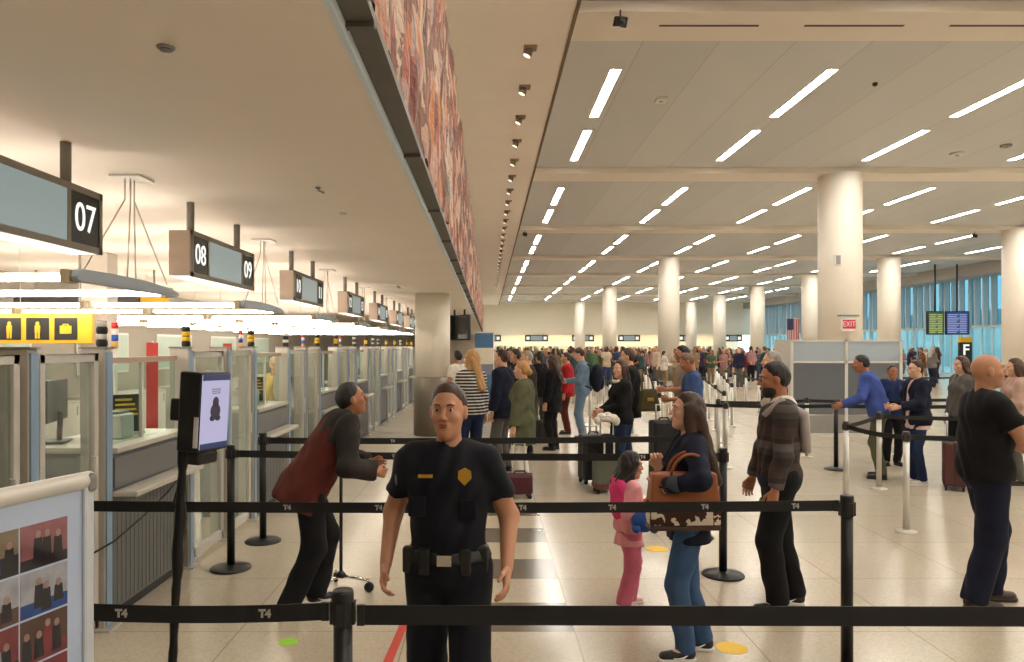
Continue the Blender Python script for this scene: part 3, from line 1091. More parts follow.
# third and fourth lines
C0, C1 = (fx(231, 6.15), 6.15), (fx(723, 5.97), 5.97)
stanchion(C0[0], C0[1], 'black', 'black stanchion with round base before the second counter, nearer of two')
stanchion(C1[0], C1[1], 'black', 'black stanchion with round base just behind the long haired woman')
belt(C0, C1, 'third black belt running behind the officer to the long haired woman', [frac(648, *C0, *C1), frac(392, *C0, *C1)])
D0, D1 = (fx(263, 7.0), 7.0), (fx(696, 7.15), 7.15)
stanchion(D0[0], D0[1], 'black', 'black stanchion with round base before the second counter, farther of two')
stanchion(D1[0], D1[1], 'black', 'black stanchion hidden behind the long haired woman at the fourth belt')
belt(D0, D1, 'fourth black belt, just above the third behind the officer', [frac(390, *D0, *D1)])
# right hand lines
E0 = (fx(836, 11.1), 11.1)
stanchion(E0[0], E0[1], 'black', 'black stanchion with round base before the steel partition')
silver = []


def srow(pts, lab, belts=True):
    for i, (x, y) in enumerate(pts):
        stanchion(x, y, 'silver', 'silver belt stanchion %s in the %s' % (ORD[i], lab))
    if belts:
        for i in range(len(pts) - 1):
            belt(pts[i], pts[i + 1], 'black belt past the %s post of the %s' % (ORD[i], lab), z=0.94, h=0.05, gap=0.060, sag=0.02)


srow([(4.04, 8.35), (4.16, 7.36)], 'nearest silver line beside the bald man')
belt((4.16, 7.36), (6.7, 7.1), 'black belt running behind the bald man from the nearest silver post', z=0.94, h=0.05)
stanchion(6.7, 7.1, 'silver', 'silver belt stanchion at the frame edge beyond the bald man')
belt((4.04, 8.35), (fx(879, 9.57), 9.57), 'black belt passing in front of the man in the blue shirt', z=0.94, h=0.05)
srow([(fx(879, 9.57), 9.57), (7.0, 9.3), (9.0, 9.2)], 'row behind the bald man')
belt((3.6, 11.2), E0, 'black belt to the black stanchion from the row by the partition', z=0.95, h=0.055)
belt(E0, (7.2, 11.0), 'black belt from the black stanchion passing behind the navy blazer man', z=0.95, h=0.055)
srow([(3.6, 11.2), (3.3, 12.0), (3.15, 13.6), (3.0, 15.4)], 'long silver line behind the blue shirt man')
srow([(7.2, 11.0), (9.6, 10.9)], 'row in front of the steel partition')
srow([(3.72, 11.95), (5.3, 12.3), (7.0, 12.6), (8.8, 12.8)], 'row at the foot of the steel partition')
for j, (xa, xb) in enumerate(((3.55, 5.2), (4.5, 7.0), (5.6, 8.6), (6.9, 8.9))):
    srow([(xa + (xb - xa) * i / 5, (13.6, 14.1, 17.0, 17.8)[j] + 2.15 * i) for i in range(6)], '%s long lane from the partition side' % ORD[j])
srow([(10.8 + 1.5 * i, 21.0 + 0.3 * i) for i in range(5)], 'cross row past the big column')
srow([(2.15, 15.6), (2.3, 18.0), (2.5, 20.6), (2.7, 23.4), (2.9, 26.4), (3.1, 29.6)], 'line behind the backpack man')
srow([(3.0, 18.2), (3.25, 20.8), (3.5, 23.6), (3.75, 26.6), (4.0, 30.0)], 'second line behind the backpack man')
srow([(3.9, 20.0), (4.3, 22.8), (4.7, 25.8), (5.1, 29.0)], 'third line behind the backpack man')

# ------------------------------------------------------------------ photo board on its stand, nearest left
t = empty('photo_board', (-1.092, 2.03, 0), R(72.5))
W, Z0, Z1 = 0.72, 0.50, 1.508
SNAP = M('snap_frame_silver', (196, 202, 210), 0.35, 0.2, 0.04, 20)
MB().tube([(-W, 0.0, Z1 - 0.024), (0, 0.0, Z1 - 0.024)], 0.024, 14).build('top_rail', M('top_rail_cream', (214, 208, 198), 0.3, 0.15, 0.04, 10), t)
MB().span((-W, -0.018, Z0), (0, 0.018, Z0 + 0.035)).build('bottom_rail', SNAP, t, bevel=0.008)
for x in (-W, -0.035):
    MB().span((x, -0.018, Z0 + 0.03), (x + 0.035, 0.018, Z1 - 0.03)).build('side_rail', SNAP, t, bevel=0.008)
MB().box((-0.010, 0, Z1 - 0.03), (0.03, 0.054, 0.052)).build('corner_cap', GREYP, t, bevel=0.012)
MB().span((-W + 0.02, -0.008, Z0 + 0.02), (-0.02, 0.008, Z1 - 0.03)).build('backing', M('poster_white', (240, 242, 248), 0.3, 0, 0.02, 5), t)
for x in (-W + 0.02, -0.055):
    MB().span((x, -0.012, 0.02), (x + 0.03, 0.012, Z0 + 0.02)).build('leg', SNAP, t)
    MB().box((x + 0.015, 0, 0.012), (0.06, 0.5, 0.024)).build('foot', SNAP, t, bevel=0.006)
rr = random.Random(3)
PAL = [M('print_tone', c, 0.35, 0, 0.45, 26) for c in ()]
tones = {'dark': (52, 38, 36), 'brown': (112, 72, 52), 'red': (158, 60, 56), 'skin': (206, 160, 132), 'sky': (150, 174, 190), 'green': (74, 86, 62), 'pale': (210, 198, 190), 'blue': (48, 86, 150),
         'tan': (170, 140, 104), 'rose': (186, 112, 106)}
pm = {k: M('print_' + k, c, 0.3, 0, 0.5, 22) for k, c in tones.items()}
names = list(pm)
cells = [(c, r) for c in range(4) for r in range(7)]
ph = 0.112
themes = [('rose', 'dark', 'red'), ('pale', 'brown', 'dark'), ('brown', 'red', 'pale'), ('tan', 'dark', 'blue'), ('dark', 'skin', 'pale'), ('pale', 'blue', 'dark'), ('dark', 'rose', 'skin'), ('red', 'dark', 'pale')]
for (c, r) in cells:
    x1 = -0.082 - c * 0.142
    z1 = Z1 - 0.105 - r * (ph + 0.006)
    bg, s1, s2 = themes[(c * 3 + r * 5 + (c * r) % 3) % 8]
    mats = [pm[bg], pm[s1], pm[s2], pm['skin'], pm['dark']]
    m = MB().span((x1 - 0.137, -0.0092, z1 - ph), (x1, -0.008, z1), 0)
    m.span((x1 - 0.137, -0.0096, z1 - ph), (x1, -0.009, z1 - ph + rr.uniform(0.02, 0.05)), 1)
    for q in range(rr.randint(3, 4)):
        cx = x1 - 0.025 - q * 0.03 - rr.uniform(0, 0.012)
        hh = rr.uniform(0.05, 0.085)
        zb = z1 - ph + rr.uniform(0.005, 0.02)
        mm = rr.choice([1, 2, 4])
        m.prism([(cx - 0.015, zb), (cx + 0.015, zb), (cx + 0.011, zb + hh * 0.75), (cx - 0.011, zb + hh * 0.75)], (0.0096, 0.0102), mm, Matrix(((1, 0, 0, 0), (0, 0, -1, 0), (0, 1, 0, 0), (0, 0, 0, 1))))
        hd = [(cx + 0.008 * math.cos(k * PI / 5), zb + hh * 0.86 + 0.010 * math.sin(k * PI / 5)) for k in range(10)]
        m.prism(hd, (0.0098, 0.0105), 3, Matrix(((1, 0, 0, 0), (0, 0, -1, 0), (0, 1, 0, 0), (0, 0, 0, 1))))
    m.build('photo_print', mats, t)
MB().span((-W + 0.03, -0.0125, Z0 + 0.03), (-0.03, -0.0115, Z1 - 0.045)).build('cover_sheet', glass('acrylic_cover', (240, 244, 250), 0.02, 0.97), t)
tag(t, 'silver framed board of small family photographs standing before the belts', 'display board')

# ------------------------------------------------------------------ tablet kiosk on a wrapped pole
t = empty('face_scan_kiosk', (fx(168, 3.0) - 0.012, 3.0, 0))
t.rotation_euler = (Matrix.Rotation(R(3.0), 3, 'Y') @ Matrix.Rotation(R(72), 3, 'Z')).to_euler()
MB().lathe([(0.19, 0), (0.19, 0.012), (0.03, 0.03)], n=32).build('base', BLACKM, t)
pts, rs = [], []
for i in range(44):
    z = 0.02 + 1.58 * i / 43
    pts.append((0.0015 * math.sin(i * 1.3), 0.0015 * math.cos(i * 0.9), z))
    rs.append(0.017 + 0.0015 * math.sin(i * 1.7) + (0.006 if 24 < i < 33 else 0) + (0.004 if i > 36 else 0))
MB().tube(pts, rs, 12).build('pole', BLACKM, t)
cb = MB().tube([(0.02, 0, 1.50), (0.05, -0.01, 1.42), (0.02, 0.02, 1.33), (-0.02, 0.015, 1.22), (0.022, -0.01, 1.10), (0.02, 0.02, 0.9)], 0.006, 8)
cb.build('cable', BLACK, t)
KO = -0.09
hd = MB().span((-0.092, -0.05 + KO, 1.44), (0.092, 0.05 + KO, 1.755)).build('housing', BLACK, t, bevel=0.008)
MB().span((-0.094, -0.048 + KO, 1.46), (-0.088, -0.030 + KO, 1.58)).build('edge_light', ALU, hd)
sc = MB().span((-0.082, -0.0535 + KO, 1.452), (0.082, -0.0495 + KO, 1.745)).build('screen', emit('kiosk_screen', (0.50, 0.47, 0.68), 0.9), hd)
MB().span((-0.082, -0.0545 + KO, 1.452), (0.082, -0.0535 + KO, 1.474)).build('bottom_bar', emit('kiosk_bar', (0.02, 0.05, 0.16), 0.6), sc)
MB().span((-0.082, -0.0545 + KO, 1.722), (0.082, -0.0535 + KO, 1.745)).build('top_bar', emit('kiosk_top', (0.03, 0.05, 0.16), 0.6), sc)
g = MB()
KM = Matrix(((1, 0, 0, 0), (0, 0, -1, 0), (0, 1, 0, 0), (0, 0, 0, 1)))
for (cx, cz, rx, rz_) in ((0, 1.635, 0.018, 0.022), (0, 1.60, 0.030, 0.030), (-0.016, 1.572, 0.016, 0.012), (0.016, 1.572, 0.016, 0.012)):
    g.prism([(cx + rx * math.cos(k * PI / 8), cz + rz_ * math.sin(k * PI / 8)) for k in range(16)], (0.0535 - KO, 0.0548 - KO), 0, KM)
for i in range(3):
    g.span((-0.025, -0.0548 + KO, 1.67 + i * 0.008), (0.025, -0.0535 + KO, 1.673 + i * 0.008))
g.build('screen_figure', M('screen_grey', (74, 72, 92), 0.5), sc)
MB().span((-0.06, -0.035 + KO, 1.385), (0.06, 0.03 + KO, 1.44)).build('reader', BLACK, t, bevel=0.012)
MB().span((-0.04, -0.04, 1.55), (0.04, 0.045, 1.64)).build('rear_box', BLACK, t, bevel=0.008)
tag(t, 'black face scan tablet kiosk with lit lilac screen on a cable wrapped pole', 'kiosk')

# slim rolling stand by the leaning man
t = empty('rolling_stand', (fx(341, 5.6), 5.6, 0))
MB().tube([(0, 0, 0.12), (0, 0, 1.02)], 0.013, 12).build('pole', BLACKM, t)
MB().lathe([(0.03, 0.10), (0.04, 0.12), (0.016, 0.15)], n=16).build('hub', BLACK, t)
for a in (-8, 112, 232):
    e = Vector((0.22 * math.cos(R(a)), 0.22 * math.sin(R(a)), 0.085))
    lg = MB().tube([(0, 0, 0.115), e], 0.010, 10).build('leg', CHROME, t)
    MB().lathe([(0.012, -0.014), (0.036, -0.012), (0.036, 0.012), (0.012, 0.014)], n=20).build('caster', BLACK, lg, loc=e + Vector((0, 0, -0.048))).rotation_euler = (PI / 2, 0, R(a))
MB().box((0, 0, 1.02), (0.16, 0.03, 0.03)).build('handle', BLACK, t, bevel=0.008)
tag(t, 'slim black rolling stand with chrome caster legs beside the leaning man', 'stand')

# floor stickers and tape
def sticker(name, x, y, r, mat, label):
    o = MB().lathe([(r, 0.0003), (r, 0.0018)], n=32).build(name, mat, loc=(x, y, 0))
    tag(o, label, 'floor sticker')


SY = M('sticker_yellow', (232, 188, 46), 0.5, 0, 0.05)
p = on_floor(732, 648)
sticker('floor_sticker', p.x, p.y, 0.095, SY, 'yellow round floor sticker at the heels of the long haired woman')
p = on_floor(657, 549)
sticker('floor_sticker', p.x, p.y, 0.10, SY, 'yellow round floor sticker farther back beside the child')
p = on_floor(288, 642)
sticker('floor_sticker', p.x, p.y, 0.06, M('sticker_green', (150, 206, 60), 0.5, 0, 0.05), 'small green floor sticker before the leaning man')
o = MB().prism([(-0.66, 3.4), (-0.60, 3.4), (-0.52, 5.15), (-0.575, 5.15)], (0.0003, 0.0016)).build('floor_tape', M('tape_red', (196, 60, 48), 0.5, 0, 0.06))
tag(o, 'red floor tape running away beside the uniformed officer', 'tape')

# ------------------------------------------------------------------ bags and cases
def suitcase(name, x, y, rz, w, d, h, rgb, label, handle=0.0, band=None):
    t = empty(name, (x, y, 0), rz)
    mt = M('shell_%d_%d_%d' % rgb, rgb, 0.5, 0, 0.08, 20)
    b = MB().span((-w / 2, -d / 2, 0.055), (w / 2, d / 2, h))
    b.build('shell', mt, t, bevel=0.035)
    g = MB()
    for i in range(5):
        xx = -w / 2 + w * (i + 1) / 6
        g.span((xx - 0.006, -d / 2 - 0.004, 0.12), (xx + 0.006, -d / 2 + 0.005, h - 0.07))
    g.build('ribs', mt, t)
    MB().span((-w / 2 - 0.003, -0.008, 0.06), (w / 2 + 0.003, 0.008, h + 0.003)).build('zip', BLACK, t, bevel=0.01)
    if band:
        MB().span((-w / 2 - 0.004, -d / 2 - 0.005, 0.06), (w / 2 + 0.004, d / 2 + 0.004, 0.14)).build('lower_band', band, t, bevel=0.02)
    for sx in (-1, 1):
        for sy in (-1, 1):
            q = MB().lathe([(0.012, -0.012), (0.028, -0.010), (0.028, 0.010), (0.012, 0.012)], n=16)
            q.build('wheel', BLACK, t, loc=(sx * (w / 2 - 0.04), sy * (d / 2 - 0.035), 0.029)).rotation_euler = (PI / 2, 0, 0)
            MB().box((sx * (w / 2 - 0.04), sy * (d / 2 - 0.035), 0.058), (0.035, 0.04, 0.03)).build('wheel_mount', DARKM, t)
    if handle:
        MB().tube([(-w * 0.22, d * 0.3, h - 0.01), (-w * 0.22, d * 0.3, h + handle), (w * 0.22, d * 0.3, h + handle), (w * 0.22, d * 0.3, h - 0.01)], 0.010, 8).build('pull_handle', ALU, t)
    MB().tube([(-0.07, 0, h), (-0.06, 0, h + 0.03), (0.06, 0, h + 0.03), (0.07, 0, h)], 0.011, 8).build('carry_handle', BLACK, t)
    return tag(t, label, 'suitcase', 'suitcases in the queue')


suitcase('suitcase', fx(608, 9.35), 9.35, R(4), 0.37, 0.24, 0.47, (92, 94, 84), 'grey green suitcase with brown foot in front of the woman in black', 0.42, M('case_brown', (88, 46, 40), 0.5))
suitcase('suitcase', fx(593, 10.0), 10.0, R(15), 0.36, 0.26, 0.66, (24, 24, 28), 'black suitcase standing just behind the grey green suitcase', 0.1)
suitcase('suitcase', fx(664, 9.9), 9.9, R(10), 0.36, 0.26, 0.86, (20, 20, 22), 'tall black suitcase in front of the man in blue T-shirt', 0.2)
suitcase('suitcase', fx(954, 9.6), 9.6, R(60), 0.46, 0.26, 0.62, (74, 36, 34), 'maroon suitcase standing behind the navy blazer man', 0.35)
suitcase('suitcase', fx(545, 14.6), 14.6, R(30), 0.44, 0.28, 0.40, (16, 16, 18), 'squat black suitcase on the floor past the green jacket woman', 0)
suitcase('suitcase', fx(520, 9.0), 9.0, R(5), 0.30, 0.20, 0.30, (78, 26, 40), 'small maroon suitcase at the feet of the green jacket woman', 0.35)

# ------------------------------------------------------------------ people
def norm(v):
    v = np.asarray(v, float)
    return v / (np.linalg.norm(v) + 1e-9)


def sd_cap(P, a, b, ra, rb, S=None):
    a, b = np.asarray(a, float), np.asarray(b, float)
    if S is not None:
        S = np.asarray(S, float)
        P, a, b = P / S, a / S, b / S
    ba = b - a
    pa = P - a
    h = np.clip((pa @ ba) / max(ba @ ba, 1e-9), 0, 1)
    d = np.linalg.norm(pa - h[..., None] * ba, axis=-1) - (ra + (rb - ra) * h)
    if S is not None:
        d = d * float(np.min(S))
    return d


def sd_ell(P, c, r, Rm=None):
    q = P - np.asarray(c, float)
    if Rm is not None:
        q = q @ Rm
    r = np.asarray(r, float)
    k0 = np.linalg.norm(q / r, axis=-1)
    k1 = np.linalg.norm(q / (r * r), axis=-1)
    return np.where(k1 < 1e-9, -float(r.min()), k0 * (k0 - 1) / np.maximum(k1, 1e-9))


def smin(a, b, k):
    h = np.clip(0.5 + 0.5 * (b - a) / k, 0, 1)
    return b * (1 - h) + a * h - k * h * (1 - h)


def surf(f, lo, hi, h):
    lo, hi = np.asarray(lo, float), np.asarray(hi, float)
    n = np.maximum(np.ceil((hi - lo) / h).astype(int) + 1, 3)
    ax = [lo[i] + h * np.arange(n[i]) for i in range(3)]
    P = np.stack(np.meshgrid(*ax, indexing='ij'), -1)
    V = f(P.reshape(-1, 3)).reshape(n)
    V[0], V[-1] = np.maximum(V[0], h), np.maximum(V[-1], h)
    V[:, 0], V[:, -1] = np.maximum(V[:, 0], h), np.maximum(V[:, -1], h)
    V[:, :, 0], V[:, :, -1] = np.maximum(V[:, :, 0], h), np.maximum(V[:, :, -1], h)
    s = V < 0
    cs = [(i, j, k) for i in (0, 1) for j in (0, 1) for k in (0, 1)]
    m = n - 1

    def cor(A, c):
        return A[c[0]:c[0] + m[0], c[1]:c[1] + m[1], c[2]:c[2] + m[2]]
    tot = sum(cor(s, c).astype(np.int8) for c in cs)
    act = (tot > 0) & (tot < 8)
    idx = -np.ones(m, int)
    na = int(act.sum())
    idx[act] = np.arange(na)
    ijk = np.argwhere(act).astype(float)
    acc, cnt = np.zeros((na, 3)), np.zeros(na)
    for a in cs:
        for d in range(3):
            if a[d] == 0:
                b = list(a)
                b[d] = 1
                va, vb = cor(V, a)[act], cor(V, tuple(b))[act]
                cr = (va < 0) != (vb < 0)
                t = np.where(cr, va / np.where(cr, va - vb, 1), 0)
                p = np.array(a, float)[None, :] + t[:, None] * (np.array(b, float) - np.array(a, float))[None, :]
                acc += np.where(cr[:, None], p, 0)
                cnt += cr
    verts = lo + h * (ijk + acc / np.maximum(cnt, 1)[:, None])
    faces = []
    for d in range(3):
        u, v = (d + 1) % 3, (d + 2) % 3
        sl0 = [slice(None)] * 3
        sl1 = [slice(None)] * 3
        sl0[d], sl1[d] = slice(0, n[d] - 1), slice(1, n[d])
        A, B = s[tuple(sl0)], s[tuple(sl1)]
        e = np.argwhere(A != B)
        e = e[(e[:, u] > 0) & (e[:, v] > 0) & (e[:, u] < n[u] - 1) & (e[:, v] < n[v] - 1)]
        if not len(e):
            continue
        fl = A[tuple(e.T)]
        du, dv = np.zeros(3, int), np.zeros(3, int)
        du[u], dv[v] = 1, 1
        q = [idx[tuple((e - x).T)] for x in (0 * du, du, du + dv, dv)]
        Q = np.stack(q, 1)
        Q[~fl] = Q[~fl][:, ::-1]
        faces.append(Q)
    F = np.concatenate(faces) if faces else np.zeros((0, 4), int)
    F = F[(F >= 0).all(1)]
    return verts, F


def np_mesh(name, parts, mats, scale=1.0, mid=None):
    vs, fs, o = [], [], 0
    mi = []
    for i, (v, f) in enumerate(parts):
        vs.append(v)
        fs.append(f + o)
        o += len(v)
        mi += [mid[i] if mid else 0] * len(f)
    v = np.concatenate(vs) * scale
    f = np.concatenate(fs)
    me = bpy.data.meshes.new(name)
    me.from_pydata(v.tolist(), [], f.tolist())
    for m in (mats if isinstance(mats, list) else [mats]):
        me.materials.append(m)
    me.polygons.foreach_set('use_smooth', [True] * len(f))
    me.polygons.foreach_set('material_index', mi)
    me.update()
    return me


def rotx(a):
    c, s = math.cos(a), math.sin(a)
    return np.array(((1, 0, 0), (0, c, -s), (0, s, c)))


def rotz(a):
    c, s = math.cos(a), math.sin(a)
    return np.array(((c, -s, 0), (s, c, 0), (0, 0, 1)))


_HANDS = {}


def hand_mesh(side, curl):
    """fingers along +x, back of the hand +z, thumb on +y for side=1"""
    key = (side, round(curl, 2))
    if key in _HANDS:
        return _HANDS[key]
    segs = []
    for i, (y, L, r) in enumerate(((0.030, 0.072, 0.0088), (0.010, 0.080, 0.0092), (-0.010, 0.074, 0.0088), (-0.029, 0.058, 0.0078))):
        p = np.array((0.088, y, 0.002))
        ang = -curl * (0.55 + 0.08 * i)
        for q, fr in enumerate((0.42, 0.32, 0.26)):
            d = np.array((math.cos(ang), 0.10 * (1.5 - i) * (0.5 if curl > .6 else 1), math.sin(ang)))
            e = p + d * L * fr
            segs.append((p, e, r * (1 - 0.07 * q), r * (1 - 0.07 * (q + 1))))
            p = e
            ang -= curl * (0.75 - 0.1 * q)
    th = np.array((0.022, 0.026, -0.004))
    t1 = th + np.array((0.034, 0.026, -0.012))
    t2 = t1 + np.array((0.028, 0.008 - 0.010 * curl, -0.008 - 0.012 * curl))
    segs += [(th, t1, 0.014, 0.0105), (t1, t2, 0.0105, 0.0085)]

    def f(P):
        d = sd_cap(P, (0.02, 0.016, 0), (0.082, 0.026, 0), 0.018, 0.0145, (1, 1, 0.85))
        for y in (0.005, -0.012, -0.024):
            d = smin(d, sd_cap(P, (0.015, y * 0.6, 0), (0.082, y, 0), 0.018, 0.0145, (1, 1, 0.85)), 0.012)
        d = smin(d, sd_cap(P, (-0.03, 0, 0), (0.02, 0, 0), 0.026, 0.024, (1, 1, 0.8)), 0.012)
        for (a, b, ra, rb) in segs:
            d = smin(d, sd_cap(P, a, b, ra, rb), 0.004)
        return d
    v, F = surf(f, (-0.06, -0.06, -0.10), (0.19, 0.10, 0.035), 0.0042)
    if side < 0:
        v = v * np.array((1, -1, 1))
        F = F[:, ::-1]
    _HANDS[key] = (v, F)
    return v, F


def two_bone(a, t, l1, l2, pole):
    a, t = np.asarray(a, float), np.asarray(t, float)
    d = t - a
    L = np.linalg.norm(d)
    if L > (l1 + l2) * 0.998:
        t = a + d / L * (l1 + l2) * 0.998
        d = t - a
        L = np.linalg.norm(d)
    u = d / L
    x = (L * L + l1 * l1 - l2 * l2) / (2 * L)
    h = math.sqrt(max(l1 * l1 - x * x, 0))
    p = np.asarray(pole, float)
    p = norm(p - u * (p @ u))
    return a + u * x + p * h, t


EYEW = M('eye_white', (196, 186, 176), 0.25)
EYED = M('eye_dark', (34, 24, 18), 0.2)
LIPS = {}
SKINS = {'light': M('skin_light', (214, 166, 138), 0.55, 0, 0.08, 10), 'mid': M('skin_mid', (186, 134, 104), 0.55, 0, 0.08, 10),
         'tan': M('skin_tan', (168, 112, 82), 0.55, 0, 0.08, 10), 'dark': M('skin_dark', (112, 72, 52), 0.5, 0, 0.08, 10)}
LIPM = {k: M('lips_' + k, c, 0.45) for k, c in (('light', (176, 98, 88)), ('mid', (146, 82, 70)), ('tan', (130, 72, 60)), ('dark', (92, 50, 44)))}
HAIRS = {k: M('hair_' + k, c, 0.5, 0, 0.4, 60, 0.5) for k, c in (('black', (22, 18, 17)), ('brown', (66, 42, 28)), ('darkbrown', (58, 34, 25)), ('blonde', (176, 132, 82)), ('fair', (206, 176, 124)),
                                                           ('grey', (150, 142, 134)), ('buzz', (104, 76, 62)))}


class Person:
    """figure built in a 1.75 m frame facing +y, then scaled"""

    def __init__(s, name='person', H=1.75, x=0, y=0, rz=0, lean=0, twist=0, head=(0, 0), hips=0.925, female=False, build=1.0, headk=1.0,
                 hands=None, feet=None, curl=(0.6, 0.6), res=0.011, skin='mid', elbow=None, side=0.0, handdir=None):
        s.k, s.res, s.female, s.skin, s.build = H / 1.75, res, female, skin, build
        s.root = empty(name, (x, y, 0), R(rz))
        s.headk = headk
        ln, tw = R(lean), R(twist)
        s.T_R = rotz(tw) @ rotx(-ln)
        s.pel = np.array((side, 0, hips))
        s.up = s.T_R @ np.array((0, 0, 1.0))
        sw = 0.158 * (0.9 if female else 1.0) * build ** 0.5
        s.sh = [s.T(-sw, -0.005, 0.485), s.T(sw, -0.005, 0.485)]
        hw = 0.088 * (1.06 if female else 1.0)
        s.hip = [s.pel + rotz(tw * 0.4) @ np.array((q * hw, 0, 0.0)) for q in (-1, 1)]
        feet = feet or [(-0.095, 0.0, 8), (0.095, 0.0, -8)]
        s.footyaw = [R(f[2]) for f in feet]
        s.foot = [np.array((f[0], f[1], f[3] if len(f) > 3 else 0.0)) for f in feet]
        s.knee, s.ank = [], []
        for i in (0, 1):
            tgt = s.foot[i] + np.array((0, -0.02, 0.085))
            kn, an = two_bone(s.hip[i], tgt, 0.435, 0.42, (math.sin(-s.footyaw[i]) * -1 * 0 + math.sin(s.footyaw[i]) * -0.4, 1, 0.1))
            s.knee.append(kn)
            s.ank.append(an)
        hands = hands or [(-0.245, 0.05, 0.83), (0.245, 0.05, 0.83)]
        elbow = elbow or [(-0.4, -1, -0.2), (0.4, -1, -0.2)]
        s.elb, s.wri = [], []
        for i in (0, 1):
            e, w = two_bone(s.sh[i], hands[i], 0.295, 0.255, elbow[i])
            s.elb.append(e)
            s.wri.append(w)
        s.curl = curl
        s.handdir = handdir or [None, None]
        s.neck = s.T(0, -0.012, 0.52)
        hy, hp = R(head[0]), R(head[1])
        s.HR = rotz(hy + tw * 0.6) @ rotx(-ln * 0.35 + hp)
        s.headc = s.T(0, 0.022, 0.60) + s.HR @ np.array((0, 0.0, 0.095 * headk))
        pts = np.array(s.sh + s.hip + s.knee + s.ank + s.elb + s.wri + [s.headc, s.pel])
        s.lo, s.hi = pts.min(0) - 0.26, pts.max(0) + 0.26
        s.lo[2] = -0.03

    def T(s, x, y, z):
        return s.pel + s.T_R @ np.array((x, y, z))

    # ---- signed distances
    def d_torso(s, P, o=0.0, belly=0.0):
        b = s.build
        g = 0.93 if s.female else 1.0
        d = sd_ell(P, s.T(0, -0.005, 0.02), (0.162 * (1.04 if s.female else 1) * b ** .5 + o, 0.118 * b + o, 0.125 + o), s.T_R)
        d = smin(d, sd_ell(P, s.T(0, 0.0, 0.19), (0.140 * g * b + o, 0.098 * b + belly + o, 0.17 + o), s.T_R), 0.06)
        d = smin(d, sd_ell(P, s.T(0, -0.005, 0.37), (0.162 * g * b + o, 0.112 * b + o, 0.175 + o), s.T_R), 0.06)
        if s.female:
            for q in (-1, 1):
                d = smin(d, sd_ell(P, s.T(q * 0.07, 0.085, 0.355), (0.062 + o, 0.055 + o, 0.06 + o), s.T_R), 0.04)
        d = smin(d, sd_cap(P, s.sh[0], s.sh[1], 0.050 + o, 0.050 + o), 0.05)
        d = smin(d, sd_cap(P, s.T(-0.09, -0.02, 0.50), s.T(0.09, -0.02, 0.50), 0.05 + o, 0.05 + o), 0.04)
        return d

    def d_neck(s, P, o=0.0):
        return sd_cap(P, s.neck - s.up * 0.03, s.headc + s.HR @ np.array((0, -0.025, -0.05)) * s.headk, 0.058 + o, 0.052 + o)

    def d_arm(s, P, i, o=0.0, r2=None, upper_to=1.0, fore_to=1.0, o2=None):
        b = s.build
        if upper_to < 1.0:
            e = s.sh[i] + (s.elb[i] - s.sh[i]) * upper_to
            d = sd_cap(P, s.sh[i], e, 0.052 * b + o, 0.047 * b + o * 1.2)
            return np.maximum(d, (P - e) @ norm(s.elb[i] - s.sh[i]))
        d = sd_cap(P, s.sh[i], s.elb[i], 0.054 * b + o, 0.041 * b + o)
        w = s.elb[i] + (s.wri[i] - s.elb[i]) * fore_to
        r_end = 0.027 if fore_to > 0.9 else 0.033
        fo = sd_cap(P, s.elb[i], w, 0.042 * b + o, r_end + o * 1.2)
        if fore_to < 1.0 or o > 0:
            fo = np.maximum(fo, (P - w) @ norm(s.wri[i] - s.elb[i]))
        return smin(d, fo, 0.025)

    def d_leg(s, P, i, o=0.0, flare=0.0, cut=None):
        b = s.build ** 0.5
        d = sd_cap(P, s.hip[i], s.knee[i], 0.088 * b * (1.03 if s.female else 1) + o, 0.056 * b + o + flare * 0.5)
        calf = s.knee[i] + (s.ank[i] - s.knee[i]) * 0.3
        d2 = sd_cap(P, s.knee[i], s.ank[i], 0.055 * b + o + flare * 0.5, 0.036 + o + flare)
        d = smin(d, d2, 0.03)
        if flare == 0:
            d = smin(d, sd_ell(P, calf + np.array((0, -0.018, 0)), (0.047 + o, 0.048 + o, 0.11 + o)), 0.03)
        return d

    def wrinkle(s, P, a=0.0045, f=1.0):
        x, y, z = P[:, 0], P[:, 1], P[:, 2]
        return a * (np.sin(31 * f * z + 9 * x + 6 * np.sin(11 * x + 5 * y)) + 0.7 * np.sin(23 * f * z - 17 * x + 13 * y + 2.1) + 0.5 * np.sin(47 * x + 15 * z))

    def add(s, name, parts, mats, parent=None, mid=None, label=None):
        o = bpy.data.objects.new(name, np_mesh(name, parts, mats, s.k, mid))
        COL.objects.link(o)
        o.parent = parent or s.root
        if label:
            o['label'] = label
        return o

    # ---- body
    def body(s, face=True, hands=True):
        def f(P):
            d = s.d_torso(P)
            d = smin(d, s.d_neck(P), 0.03)
            for i in (0, 1):
                d = smin(d, s.d_arm(P, i), 0.03)
                d = smin(d, s.d_leg(P, i), 0.035)
                fy = np.array((-math.sin(s.footyaw[i]), math.cos(s.footyaw[i]), 0))
                d = smin(d, sd_cap(P, s.ank[i] + np.array((0, 0, -0.03)), s.foot[i] + fy * 0.12 + np.array((0, 0, 0.032)), 0.038, 0.026), 0.02)
            hc = s.headc
            d = smin(d, sd_ell(P, hc, np.array((0.06, 0.078, 0.09)) * s.headk, s.HR), 0.02)
            return d
        parts = [surf(f, s.lo, s.hi, s.res * 1.15)]
        k = s.headk

